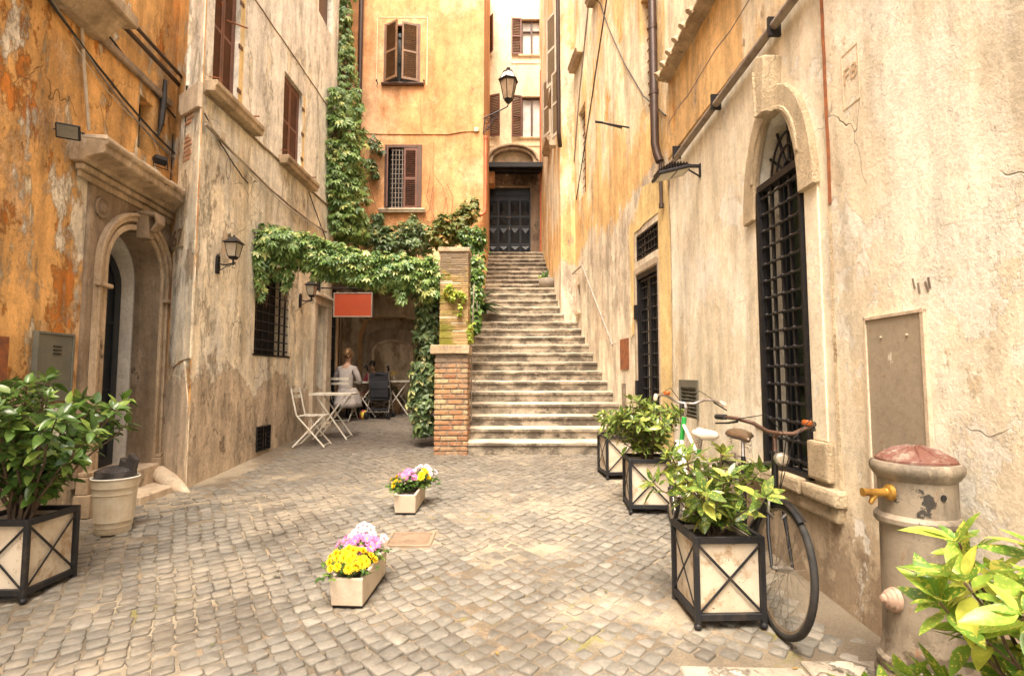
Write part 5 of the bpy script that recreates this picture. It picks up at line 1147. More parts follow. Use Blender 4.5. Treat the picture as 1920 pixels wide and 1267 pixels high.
def shrub(base, H, Rd, nst, ll, mat, label, cat='shrub', group=None, tmpl=None, name='potted_shrub', seed=1, nodes=6, whorl=5, up=.5, squash=1.0, leanx=0, stemr=.007):
    rd = random.Random(seed); t = thing(name, base, label, cat, group); P = []; D = []; N = []; Sx = []; st = MB(world=True); b = Vector(base)
    def wh(p, ax, k, el, s):
        a0 = rd.uniform(0, 6.28); u = ax.orthogonal().normalized(); v = ax.cross(u)
        for i in range(k):
            a = a0+6.283*i/k+rd.gauss(0, .25); e = el+rd.gauss(0, .22); rad = u*math.cos(a)+v*math.sin(a)
            d = rad*math.cos(e)+ax*math.sin(e); d.z += .08; P.append(p+d*.01); D.append(d); N.append(ax+Vector((0,0,.5))-rad*.1); Sx.append(s*rd.uniform(.45, 1.15))
    for i in range(nst):
        az = 6.283*(i*.618+rd.uniform(-.08, .08)); rr = Rd*math.sqrt((i+.6)/nst)*rd.uniform(.75, 1.05); hh = H*rd.uniform(.72, 1.0)*(1-.35*(rr/Rd)**2)
        tip = Vector((math.cos(az)*rr+leanx, math.sin(az)*rr*squash, hh)); pts = []
        s0 = Vector((rd.uniform(-.05, .05), rd.uniform(-.05, .05), -.02))
        for k in range(8):
            q = k/7; pts.append(b+s0*(1-q)+Vector((tip.x*q**1.25, tip.y*q**1.25, tip.z*q))+Vector((rd.gauss(0, .008), rd.gauss(0, .008), 0)))
        st.tube(pts, [stemr*(1-.55*k/7) for k in range(8)], 6)
        for k in range(nodes):
            q = .28+.72*k/(nodes-1) if nodes > 1 else 1; j = min(6, int(q*7)); f = q*7-j; p = pts[j].lerp(pts[j+1], f) if j < 7 else pts[7]
            ax = (pts[min(j+1, 7)]-pts[max(j-1, 0)]).normalized()
            if k == nodes-1: wh(pts[7], ax, whorl+2, .55, ll*.85); wh(pts[7]-ax*.03, ax, whorl, .15, ll)
            else:
                wh(p, ax, max(2, whorl-2), .25, ll*.95)
                if rd.random() < .75:
                    a = rd.uniform(0, 6.28); L = rd.uniform(.08, .2)*H; o = Vector((math.cos(a), math.sin(a), .8)).normalized()
                    st.tube([p, p+o*L*.5, p+o*L+Vector((0,0,.02))], [.004,.003,.002], 5); wh(p+o*L, o, whorl+1, .35, ll*.85); wh(p+o*L*.6, o, 2, .2, ll*.8)
    st.build('stem', M['bark'], t)
    scatter('foliage', tmpl or LEAF, P, D, N, Sx, mat, t); return t
def cloud(segs, n, size, clump=.0, up=.55, down=.6, cs=3.0, cam=.35):
    """points, directions, normals for leaves on the outside of thick wobbly strands (a, b, ra, rb, squash)"""
    P = []; D = []; N = []; S_ = []; tot = sum((Vector(b)-Vector(a)).length*(ra+rb) for a, b, ra, rb in segs)
    for a, b, ra, rb in segs:
        a = Vector(a); b = Vector(b); d = b-a; L = d.length; m = int(n*L*(ra+rb)/tot); u = d.orthogonal().normalized(); v = d.normalized().cross(u)
        for _ in range(m):
            t = random.random(); th = random.uniform(0, 6.283); r = (ra+(rb-ra)*t)*(random.random()**.35); rad = u*math.cos(th)+v*math.sin(th)
            c = a+d*t; wv = 1+.35*fnoise(c.x*2+th, c.z*2+c.y, cs); p = c+rad*r*wv
            if clump and fnoise(p.x*cs+2, p.z*cs+p.y*cs, 1.3) < -1+clump+random.gauss(0, .08)*1.0-0: continue
            o = rad.copy(); o.y -= cam*.6; n_ = (o*.8+Vector((0, -cam*.3, up))+Vector([random.gauss(0, .35) for _ in range(3)])).normalized()
            dd = (o*.6+Vector((random.gauss(0, .5), random.gauss(0, .3)-.1, -down))).normalized()
            P.append(p); D.append(dd); N.append(n_); S_.append(size*random.uniform(.55, 1.2))
    return P, D, N, S_
def vines(mb, segs, k, r=.006):
    for a, b, ra, rb in segs:
        a = Vector(a); b = Vector(b); d = b-a; u = d.orthogonal().normalized(); v = d.normalized().cross(u)
        for i in range(k):
            ph = random.uniform(0, 6.28); mb.tube([a+d*q+(u*math.cos(ph+q*3)+v*math.sin(ph+q*3))*(ra*.45) for q in (0,.2,.4,.6,.8,1)], r*random.uniform(.6,1.4), 5)
# ---- creeper over the wire between house and pillar
B = [at(486,452,7.15), at(555,462,7.2), at(630,490,7.3), at(700,508,7.4), at(765,512,7.5), at(822,515,7.65)]
segs = [(B[0], B[1], .22, .24), (B[1], B[2], .24, .25), (B[2], B[3], .25, .25), (B[3], B[4], .25, .26), (B[4], B[5], .26, .25)]
hang = [(at(500,450,6.95), at(560,455,7.0), .2, .2), (at(488,470,7.05), at(490,560,7.05), .16, .03), (at(520,480,7.1), at(518,520,7.1), .15, .05), (at(545,490,7.15), at(535,540,7.15), .10, .03), (at(590,500,7.2), at(592,520,7.2), .12, .04), (at(755,535,7.4), at(752,570,7.4), .10, .03), (at(800,530,7.5), at(815,560,7.5), .2, .12)]
t = thing('climbing_vine', (B[2].x, B[2].y, 2.4), 'thick green creeper hanging like a garland from the cream house to the brick pillar', 'climbing plant')
P, D, N, S_ = cloud(segs, 3300, .095); a = cloud(hang, 480, .10, down=1.2); scatter('foliage', PALM, P+a[0], D+a[1], N+a[2], S_+a[3], M['creeper'], t)
mb = MB(world=True); vines(mb, segs, 4, .009); vines(mb, hang[:3], 4, .003)
for x in (482, 500, 533, 540): p = at(x, 540, 7.1); mb.tube([p, p+Vector((.02,0,-.12)), p+Vector((-.01,.02,-.26))], .003, 4)
mb.build('stem', M['vinewood'], t)
PS = [(at(806,545,7.75), at(800,640,7.85), .17, .16), (at(800,640,7.85), at(796,740,7.95), .16, .19), (at(796,740,7.95), at(798,812,7.95), .19, .15), (at(790,690,7.9), at(788,760,7.9), .16, .15)]
t = thing('climbing_vine', (-1.3, 7.9, .55), 'creeper tumbling down the left side of the brick pillar to the ground', 'climbing plant')
P, D, N, S_ = cloud(PS, 900, .105, down=.9); scatter('foliage', IVY3, P, D, N, S_, M['creeperd'], t); mb = MB(world=True); vines(mb, PS, 3, .010); mb.build('stem', M['bark'], t)
t = thing('climbing_vine', (-.85, 7.37, 2.3), 'small yellow green vine trailing over the mossy upper brickwork', 'climbing plant')
V1_ = [(at(838,535,7.38), at(872,558,7.38), .05, .03), (at(835,545,7.38), at(850,560,7.38), .05, .04), (at(868,560,7.38), at(862,590,7.38), .015, .01), (at(882,600,7.45), at(880,640,7.45), .04, .03)]
P, D, N, S_ = cloud(V1_, 130, .06); scatter('foliage', IVY3, P, D, N, S_, M['fresh'], t); mb = MB(world=True); mb.tube([at(836,535,7.39), at(850,550,7.39), at(875,562,7.39), at(862,592,7.39)], .004, 5); mb.build('stem', M['vinewood'], t)
# ---- ivy column at the end of the cream house
IC = [(at(636,180,9.85), at(640,260,9.85), .36, .42), (at(640,260,9.85), at(636,340,9.9), .42, .38), (at(636,340,9.9), at(645,440,10.0), .38, .34), (at(655,400,10.3), at(662,450,10.3), .36, .32)]
IU = [(at(640,-60,10.3), at(642,90,10.3), .22, .20), (at(642,90,10.3), at(650,190,10.3), .20, .32), (at(665,300,11.3), at(668,380,11.3), .3, .3)]
t = thing('climbing_vine', (-3.3, 10.8, 4.0), 'tall ivy column covering the corner between cream house and ochre house', 'climbing plant')
P, D, N, S_ = cloud(IC, 2200, .125, down=.9); a = cloud(IU, 1000, .115, down=1.1); scatter('foliage', PALM, P+a[0], D+a[1], N+a[2], S_+a[3], M['creeper'], t); mb = MB(world=True); vines(mb, IC+IU, 5, .012); mb.build('stem', M['bark'], t)
# ---- sprays on the ochre wall
t = thing('climbing_vine', (-2.9, 11.6, 4.2), 'sparse trailing vine with dark leaves beside the lower ochre window', 'climbing plant')
SP = [(at(700,262,11.75), at(712,285,11.75), .12, .12), (at(695,300,11.75), at(705,335,11.75), .08, .06), (at(708,400,11.7), at(712,440,11.7), .10, .14), (at(690,420,11.7), at(700,460,11.7), .14, .2), (at(770,405,11.75), at(778,420,11.75), .08, .08)]
P, D, N, S_ = cloud(SP, 300, .13); scatter('foliage', PALM, P, D, N, S_, M['creeperd'], t)
mb = MB(world=True)
for pp in (((690,350),(684,390),(700,430),(715,470)), ((700,300),(692,340),(705,390),(735,420)), ((735,420),(775,415),(805,395),(812,350)), ((770,440),(800,420),(830,400),(838,370)), ((800,460),(815,410),(800,370),(806,330)), ((720,460),(760,440),(800,425),(818,410)), ((835,420),(840,390),(830,350),(815,330)), ((850,430),(846,400),(850,370),(838,345))):
    mb.tube([at(u, v, 11.80) for u, v in pp], .006, 5)
mb.build('stem', M['vinewood'], t)
# ---- shrubs on the terrace
for i, (lb, sg, n, sz, mt, tm) in enumerate([
    ('dark low bush at the left end of the terrace behind the garland', [(at(700,455,11.2), at(745,450,11.2), .26, .3)], 330, .13, 'creeperd', IVY3),
    ('grey green tangled bush in the middle of the terrace below the window', [(at(745,445,11.3), at(800,450,11.1), .30, .34), (at(770,420,11.4), at(780,440,11.4), .16, .2)], 520, .11, 'creeperd', IVY3),
    ('yellowing ivy bush climbing against the copper drainpipe', [(at(815,455,10.8), at(850,425,10.9), .26, .34), (at(850,425,10.9), at(885,390,11.1), .30, .16), (at(888,400,11.3), at(890,372,11.4), .12, .05)], 800, .11, 'dry', IVY3),
    ('dark ivy hanging behind the pillar cap beside the stairs', [(at(893,500,9.3), at(890,620,9.0), .12, .07), (at(885,430,10.5), at(893,480,10.5), .24, .22), (at(888,485,9.9), at(886,560,9.9), .20, .16)], 520, .12, 'camellia', IVY3)]):
    c = sg[0][0]; t = thing('terrace_shrub', (c.x, c.y, 3.4 if i < 3 else 2.9), lb, 'shrub', 'bushes on the terrace')
    P, D, N, S_ = cloud(sg, n, sz, clump=.25); scatter('foliage', tm, P, D, N, S_, M[mt], t); mb = MB(world=True)
    for q in range(6): p = Vector(random.choice(P)); mb.tube([(c.x+random.uniform(0,.5), c.y, 3.55), (p.x, p.y, (p.z+3.6)/2), p], .007, 5)
    mb.build('stem', M['bark'], t)
# ---- potted plants along the stairs
t = thing('potted_plant', (-.78, 11.25, 2.70), 'dark strap leaved plant in a brown pot on the left edge of the stairs', 'potted plant')
mb = MB(); mb.lathe([(.10,0),(.13,.20),(.15,.24),(.15,.27),(.13,.27),(.11,.05)], 20); mb.build('pot', simple('brown_clay_pot', (.12,.07,.05), (.08,.05,.035), 8, .7, 0, .001), t, smooth=True)
P = []; D = []; N = []; S_ = []
for i in range(46): a = random.uniform(0, 6.28); e = random.uniform(.2, 1.3); d = Vector((math.cos(a)*math.cos(e), math.sin(a)*math.cos(e), math.sin(e))); P.append((-.78+d.x*.08, 11.25+d.y*.08, 2.95+random.uniform(0,.15))); D.append(d); N.append((-d.x*.3, -d.y*.3, 1)); S_.append(random.uniform(.35, .58))
scatter('foliage', STRAP, P, D, N, S_, M['strap'], t)
t = thing('stone_bowl', (.86, 12.85, 3.675), 'round grey stone bowl on the stairs by the right wall', 'planter')
mb = MB(); mb.lathe([(.12,0),(.19,.06),(.215,.14),(.20,.22),(.175,.25),(.155,.25),(.13,.2)], 24); mb.build('bowl', simple('grey_stone_bowl', (.24,.20,.155), (.16,.13,.10), 9, .8, 0, .003), t, smooth=True)
P = [(.86+random.uniform(-.12,.0), 12.85, 3.9) for _ in range(16)]; scatter('plant', LEAFN, P, [(random.gauss(0,.4), random.gauss(0,.4), 1) for _ in P], [(0,-1,.2) for _ in P], [random.uniform(.10,.26) for _ in P], M['camellia'], t)

# ---- shrubs in the planters
def ptop(i): l = PB[i].location; return (l.x, l.y, l.z+.435)
shrub(ptop(0), .50, .40, 12, .135, M['aucuba'], 'speckled aucuba with pale tips in the planter by the front bicycle wheel', group='shrubs in the planters', seed=5, nodes=5, whorl=4, leanx=-.04)
shrub(ptop(1), .60, .40, 26, .115, M['aucuba'], 'dense round variegated bush in the second planter on the right', group='shrubs in the planters', seed=8, nodes=6, whorl=5)
shrub(ptop(2), .34, .30, 9, .11, M['aucuba'], 'low bush in the far planter mostly hidden by the round one', group='shrubs in the planters', seed=9, nodes=4, whorl=5)
shrub(ptop(3), .96, .66, 27, .12, M['camellia'], 'big glossy dark leaved bush in the planter at the left photo edge', group='shrubs in the planters', seed=12, nodes=6, whorl=5, tmpl=LEAFW, stemr=.009)
shrub(ptop(4), .66, .46, 20, .14, M['aucubab'], 'bright yellow speckled aucuba filling the lower right photo corner', group='shrubs in the planters', seed=21, nodes=5, whorl=5, leanx=-.03)

shrub(ptop(5), .27, .17, 6, .12, M['aucubab'], 'low speckled sprig at the bottom edge, left of the corner shrub', group='shrubs in the planters', seed=4, nodes=3, whorl=5, leanx=.10)
# ---- chrysanthemums
def flower_t(rows, w, curl, R0=1.0):
    V = []; Fc = []; k = 0
    for ri, (n, L, el) in enumerate(rows):
        for i in range(n):
            a = 2*math.pi*(i+.5*(ri % 2))/n+random.uniform(-.1, .1); e = el+random.uniform(-.12, .12); c, s = math.cos(a), math.sin(a)
            for (t, ww) in ((0.05, w*.4), (.6, w), (1.0, w*.35)):
                r = L*t*math.cos(e)*R0; z = L*t*math.sin(e)-curl*t*t*.1
                for sg in (-1, 1): V.append((c*r-s*ww*sg, s*r+c*ww*sg, z))
            Fc += [(k, k+1, k+3, k+2), (k+2, k+3, k+5, k+4)]; k += 6
    return V, Fc
def chrys(base, pts, rows, w, size, mat, label, eye=None, seed=0, fo=None):
    t = thing('chrysanthemum', base, label, 'flowers', 'chrysanthemums in the troughs')
    V, Fc = flower_t(rows, w, .3); mb = MB(); mb.add(V, Fc); proto = None; st = MB(world=True)
    P = []; D = []; N = []; S_ = []
    for i in range(60): a = random.uniform(0, 6.28); c = random.choice(pts); z0 = base[2]; r_ = random.uniform(.0, 1); P.append((c[0]+random.gauss(0,.022), c[1]+random.gauss(0,.03), z0+(c[2]-z0)*random.uniform(.2, .9))); D.append((math.cos(a), math.sin(a)-.3, random.uniform(-.3, .6))); N.append((0,0,1)); S_.append(random.uniform(.03, .055))
    scatter('foliage', IVY3, P, D, N, S_, M['camellia'] if fo is None else M[fo], t)
    for i, p in enumerate(pts):
        st.tube([(base[0]+(p[0]-base[0])*.4, base[1]+(p[1]-base[1])*.6, base[2]), p], .0025, 4)
        if proto is None: proto = mb.build('flower', mat, t); o = proto
        else: o = proto.copy(); COL.objects.link(o); o.parent = t
        o.location = Vector(p)-Vector(base); s = size*random.uniform(.8, 1.15); o.scale = (s, s, s)
        out = Vector((p[0]-base[0], p[1]-base[1]-.06, .10)); o.rotation_euler = out.to_track_quat('Z', 'Y').to_euler()
        if eye:
            if i == 0: em = MB(); em.ball((0,0,.08), .2, 8, (1,1,.5)); e0 = em.build('flower_centre', eye, o)
            else: e = e0.copy(); COL.objects.link(e); e.parent = o
    st.build('stem', M['creeperd'], t); return t
def petal(name, a, b):
    m = Mat(name, .55, 0, .3); m.color(m.mix(m.noise(60, det=3).step(.35, .65), a, b)); return m.mat
YEL = petal('yellow_petals', (.84,.66,.02), (.72,.46,.01)); PNK = petal('mauve_petals', (.46,.09,.28), (.66,.26,.48)); WHT = petal('white_petals', (.80,.72,.72), (.78,.58,.66)); EYE = petal('orange_flower_eye', (.75,.42,.02), (.6,.3,.02))
dense = [(16, 1.0, .12), (14, .88, .55), (11, .7, .95), (7, .5, 1.3)]; daisy = [(16, 1.0, .25), (12, .85, .5)]
def spread(cx, cy, cz, rx, ry, n, hz): 
    out = []; k = 0
    while len(out) < n and k < 4000:
        k += 1; x, y = random.uniform(-1, 1), random.uniform(-1, 1)
        if x*x+y*y > 1: continue
        p = (cx+x*rx, cy+y*ry, cz+hz*(1-(x*x+y*y)*.75)+random.uniform(-.01,.01))
        if all((Vector(p)-Vector(q)).length > .030 for q in out): out.append(p)
    return out
def trough_flowers(x, y, near):
    z = gz(0, y)+.16
    if near:
        chrys((x-.02, y-.13, z), spread(x-.03, y-.13, z+.045, .145, .13, 30, .085), dense, .13, .030, YEL, 'bright yellow double chrysanthemums spilling over the near trough front', seed=1)
        chrys((x, y+.03, z), spread(x-.01, y+.03, z+.09, .155, .09, 17, .07), daisy, .10, .038, PNK, 'mauve daisy chrysanthemums in the middle of the near trough', EYE)
        chrys((x, y+.17, z), spread(x-.04, y+.17, z+.10, .09, .06, 13, .09)+spread(x+.11, y+.17, z+.08, .03, .03, 2, .03), dense, .12, .030, WHT, 'white pompon chrysanthemums at the back of the near trough')
    else:
        chrys((x, y-.13, z), spread(x-.04, y-.12, z+.03, .14, .08, 6, .09)+spread(x-.13,y-.05,z+.09,.04,.04,3,.04), dense, .13, .032, YEL, 'few yellow chrysanthemums hanging over the far trough front')
        chrys((x-.0, y+.0, z), spread(x-.03, y+.0, z+.10, .09, .08, 9, .07), daisy, .10, .036, PNK, 'mauve chrysanthemums in the middle of the far trough', EYE)
        chrys((x+.06, y+.04, z), spread(x+.12, y-.0, z+.07, .05, .08, 10, .11), dense, .13, .032, YEL, 'yellow chrysanthemums on the right side of the far trough')
        chrys((x+.06, y+.14, z), spread(x+.08, y+.13, z+.11, .13, .05, 11, .09), dense, .12, .030, WHT, 'white chrysanthemums along the back of the far trough')
trough_flowers(-.945, 3.42, True); trough_flowers(-.95, 5.09, False)
# ================================================================ bicycles
CHROME = simple('dull_chrome', (.55,.52,.48), (.35,.30,.25), 20, .3, .9, 0); RUB = simple('black_rubber', (.009,.009,.009), (.028,.024,.02), 20, .8, 0, .001); BLK = simple('black_bike_paint', (.006,.006,.007), (.015,.014,.013), 12, .3, .1, 0)
RIM = simple('aged_rim_metal', (.36,.30,.22), (.25,.18,.12), 20, .4, .7, 0)
def wheel(t, Mx, fend=True, fm=BLK):
    tyre = MB(); Rm = .325; tyre.tube([(0, Rm*math.cos(2*math.pi*k/48), Rm*math.sin(2*math.pi*k/48)) for k in range(48)], .0185, 8, Mx, closed=True)
    ty = tyre.build('wheel', RUB, t, smooth='all')
    r = MB()
    for rr, hw in ((.300, .012),): 
        vs = []; fs = []; n = 48
        for k in range(n):
            a = 2*math.pi*k/n; c, s = math.cos(a), math.sin(a)
            for x, q in ((-hw, .311), (hw, .311), (hw*.6, .296), (-hw*.6, .296)): vs.append((x, q*c, q*s))
        for k in range(n):
            for j in range(4): a, b = k*4+j, k*4+(j+1) % 4; c2, d2 = ((k+1) % n)*4+(j+1) % 4, ((k+1) % n)*4+j; fs.append((a, b, c2, d2))
        r.add(vs, fs, Mx)
    r.build('rim', RIM, ty, smooth=True)
    sp = MB()
    for k in range(32):
        a = 2*math.pi*k/32; b = a+(.5 if k % 4 < 2 else -.5); x = .03 if k % 2 else -.03
        sp.tube([(x, .02*math.cos(b), .02*math.sin(b)), (0, .298*math.cos(a), .298*math.sin(a))], .0013, 4, Mx)
    sp.build('spokes', CHROME, ty)
    h = MB(); h.tube([(-.055,0,0),(.055,0,0)], .011, 10, Mx); h.tube([(-.033,0,0),(.033,0,0)], .020, 12, Mx); h.build('hub', CHROME, ty)
def fender(t, Mx, a0, a1, mat):
    mb = MB(); vs = []; fs = []; n = 20
    for k in range(n+1):
        a = R(a0+(a1-a0)*k/n); c, s = math.cos(a), math.sin(a)
        for x, q in ((-.026, .345), (-.014, .358), (.014, .358), (.026, .345)): vs.append((x, q*c, q*s))
    for k in range(n):
        for j in range(3): i = k*4+j; fs.append((i, i+1, i+5, i+4))
    mb.add(vs, fs, Mx); mb.build('mudguard', mat, t, smooth='all')
def bicycle(loc, rot, label, fm, fm2, saddle, grip, steer, headlight=True, rack=True, bell=True, barm=None):
    t = thing('bicycle', loc, label, 'bicycle', rot=rot); barm = barm or CHROME
    RA = Vector((0,-.50,.343)); BBk = Vector((0,-.06,.285)); ST = Vector((0,-.20,.78)); HT = Vector((0,.36,.90)); HB = Vector((0,.40,.70)); FA = Vector((0,.55,.343))
    mb = MB(); mb.tube([BBk, ST], .0155, 10); mb.tube([HT+Vector((0,-.0,.03)), HB], .019, 12); mb.build('frame', fm, t, smooth=True)
    mb = MB(); mb.tube([HB+Vector((0,-.01,.03)), BBk], .017, 10); mb.tube([HT-Vector((0,0,.04)), ST-Vector((0,0,.06))], .014, 10); mb.build('frame_tube', fm2, t, smooth=True)
    mb = MB()
    for x in (-1, 1): mb.tube([BBk+Vector((x*.03,0,0)), RA+Vector((x*.06,0,0))], .009, 8); mb.tube([ST+Vector((x*.02,0,-.05)), RA+Vector((x*.06,0,0))], .008, 8)
    mb.tube([BBk+Vector((-.04,0,0)), BBk+Vector((.04,0,0))], .022, 12); mb.build('rear_stays', fm2, t, smooth=True)
    wheel(t, Matrix.Translation(RA)); fender(t, Matrix.Translation(RA), 20, 185, fm2)
    ax = (HT-HB).normalized(); Sm = Matrix.Translation(HB) @ Matrix.Rotation(R(steer), 4, ax) @ Matrix.Translation(-HB)
    mb = MB()
    for x in (-1, 1): mb.tube([HB+Vector((x*.02,.005,-.02)), HB+Vector((x*.042,.02,-.07)), Vector((x*.052,.47,.50)), FA+Vector((x*.055,0,0))], [.012,.012,.010,.008], 8, Sm)
    mb.tube([HB+Vector((-.03,.005,-.03)), HB+Vector((.03,.005,-.03))], .014, 8, Sm); mb.build('fork', fm2, t, smooth=True)
    wheel(t, Sm @ Matrix.Translation(FA)); fender(t, Sm @ Matrix.Translation(FA), 60, 185, fm2)
    mb = MB(); mb.tube([HT+Vector((0,0,.02)), HT+Vector((0,-.02,.11)), HT+Vector((0,.03,.14))], .012, 8, Sm); c = HT+Vector((0,.03,.14))
    L_ = [c+Vector((x*.06,0,.0)) for x in (-1,)]
    for x in (-1, 1): mb.tube([c, c+Vector((x*.07,.015,.005)), c+Vector((x*.15,.0,.045)), c+Vector((x*.22,-.07,.055)), c+Vector((x*.26,-.16,.045))], .0115, 8, Sm)
    mb.build('handlebar', barm, t, smooth=True)
    for x in (-1, 1): mb = MB(); mb.tube([c+Vector((x*.255,-.13,.05)), c+Vector((x*.268,-.24,.035))], .0165, 10, Sm); mb.build('grip', grip, t, smooth=True)
    mb = MB()
    for x in (-1, 1): mb.tube([c+Vector((x*.215,-.05,.04)), c+Vector((x*.25,-.10,.02)), c+Vector((x*.285,-.20,-.0))], [.008,.006,.005], 6, Sm); mb.tube([c+Vector((x*.215,-.05,.055)), c+Vector((x*.12,.10,.11)), c+Vector((x*.02,.13,.0)), HB+Vector((0,.05,.02))], .0028, 5, Sm)
    mb.build('brake_lever', BLK, t)
    mb = MB(); mb.tube([HB+Vector((-.045,.03,-.03)), HB+Vector((-.05,.045,-.09)), HB+Vector((-.02,.05,-.12))], .009, 6, Sm); mb.tube([HB+Vector((.045,.03,-.03)), HB+Vector((.05,.045,-.09)), HB+Vector((.02,.05,-.12))], .009, 6, Sm); mb.tube([HB+Vector((-.045,.03,-.03)), HB+Vector((0,.045,-.01)), HB+Vector((.045,.03,-.03))], .009, 6, Sm); mb.build('brake', CHROME, t, smooth=True)
    if bell: mb = MB(); mb.lathe([(.026,0),(.028,.008),(.028,.018),(.024,.026),(.001,.029)], 18, Sm @ Matrix.Translation(c+Vector((-.155,-.01,.058)))); mb.build('bell', simple('amber_bell', (.40,.10,.02), (.25,.07,.02), 9, .25, .2, 0), t, smooth=True)
    if headlight:
        Hm = Sm @ Matrix.Translation(HT+Vector((0,.05,.005))) @ Matrix.Rotation(R(-90), 4, 'X')
        mb = MB(); mb.lathe([(.012,-.02),(.030,.0),(.038,.03),(.038,.045),(.034,.047)], 20, Hm); hl = mb.build('headlight', CHROME, t, smooth=True)
        mb = MB(); mb.lathe([(.033,.044),(.025,.052),(.001,.055)], 20, Hm); mb.build('lens', LG, hl, smooth=True)
        mb = MB(); mb.tube([HT+Vector((0,.0,.0)), HT+Vector((0,.05,.005))], .006, 6, Sm); mb.build('light_bracket', CHROME, t)
    mb = MB(); mb.tube([ST, ST+Vector((0,-.03,.10))], .0125, 8); sd_ = ST+Vector((0,-.04,.12))
    mb.build('seat_post', CHROME, t, smooth=True)
    mb = MB(); prof = [(-.14,.055,.035),(-.12,.085,.045),(-.07,.098,.040),(-.02,.075,.032),(.04,.035,.028),(.10,.024,.025),(.135,.012,.015)]; vs = []; fs = []; n = 10
    for (y, w_, h_) in prof:
        for k in range(n): a = 2*math.pi*k/n; vs.append((w_*math.cos(a), y+sd_.y, sd_.z+h_*math.sin(a)*(1 if math.sin(a) > 0 else .7)+.006*abs(math.cos(a))))
    for i in range(len(prof)-1):
        for k in range(n): fs.append((i*n+k, i*n+(k+1) % n, (i+1)*n+(k+1) % n, (i+1)*n+k))
    fs += [tuple(range(n)), tuple((len(prof)-1)*n+k for k in range(n))]; mb.add(vs, fs); mb.build('saddle', saddle, t, smooth='all')
    mb = MB()
    for x in (-.05, .05): mb.tube([sd_+Vector((x,-.09,-.02+k*.0)) if False else sd_+Vector((x+.012*math.cos(k*1.2), -.09+.012*math.sin(k*1.2), -.065+k*.0035)) for k in range(16)], .003, 4)
    mb.build('saddle_springs', CHROME, t)
    mb = MB(); mb.lathe([(.085,-.002),(.085,.002)], 32, Matrix.Translation(BBk+Vector((.05,0,0))) @ Matrix.Rotation(R(90), 4, 'Y')); mb.build('chainring', CHROME, t)
    mb = MB()
    for x, s in ((.065, 1), (-.065, -1)): mb.bar(BBk+Vector((x,0,0)), BBk+Vector((x+.012*s, .06*s, -.155*s)), .014, .018)
    mb.tube([BBk+Vector((-.065,0,0)), BBk+Vector((.065,0,0))], .010, 8); mb.build('crank', CHROME, t, bev=.002)
    for x, s in ((.077, 1), (-.077, -1)):
        mb = MB(); q = BBk+Vector((x, .06*s, -.155*s)); mb.tube([q, q+Vector((s*.10,0,0))], .006, 6)
        for e in (-.035, .035): mb.box(q.x+min(s*.015, s*.10), q.x+max(s*.015, s*.10), q.y+e-.008, q.y+e+.008, q.z-.012, q.z+.012)
        mb.build('pedal', RUB, t, bev=.002)
    mb = MB(); mb.tube([BBk+Vector((.05,0,.085)), RA+Vector((.05,0,.035))], .004, 4); mb.tube([BBk+Vector((.05,0,-.085)), RA+Vector((.05,0,-.035))], .004, 4); mb.build('chain', RUB, t)
    mb = MB(); k0 = BBk+Vector((-.03,-.06,-.01)); mb.tube([k0, k0+Vector((-.10,-.06,-.26))], .008, 6); mb.build('kickstand', CHROME, t)
    if rack:
        mb = MB()
        for x in (-.05, .05, 0): mb.tube([(x,-.25,.735),(x,-.66,.735)], .005, 5)
        for y in (-.30,-.42,-.54,-.66): mb.tube([(-.05,y,.735),(.05,y,.735)], .005, 5)
        for x in (-1, 1): mb.tube([(x*.05,-.56,.735), (x*.065,-.50,.35)], .005, 5)
        mb.build('rack', CHROME, t)
        mb = MB(); mb.lathe([(.022,0),(.022,.012),(.001,.014)], 14, Matrix.Translation((0,-.67,.70)) @ Matrix.Rotation(R(90), 4, 'X')); mb.build('rear_reflector', simple('red_reflector', (.6,.02,.01), (.5,.02,.01), 9, .2, 0, 0), t)
    return t
b1 = bicycle((1.485, 3.50, gz(0, 3.50)), (R(-3.8), R(-4.0), math.pi-.12), 'old black bicycle with rusty handlebar and chrome headlight, front wheel towards us', BLK, BLK, simple('brown_saddle_leather', (.10,.06,.03), (.06,.035,.02), 9, .3, 0, 0), RUB, 5, barm=simple('rusty_handlebar', (.13,.07,.045), (.08,.045,.03), 20, .45, .4, 0))
b2 = bicycle((1.315, 4.16, gz(0, 4.16)), (R(3.8), R(5.0), -.10), 'white and green bicycle with pale saddle behind the black one', simple('green_bike_paint', (.04,.45,.08), (.03,.35,.06), 5, .3, 0, 0), simple('white_bike_paint', (.72,.70,.64), (.6,.56,.5), 8, .35, 0, 0), simple('cream_saddle', (.70,.60,.48), (.6,.5,.38), 8, .5, 0, 0), simple('cream_grip', (.62,.50,.36), (.5,.4,.3), 8, .6, 0, 0), -4, headlight=False)

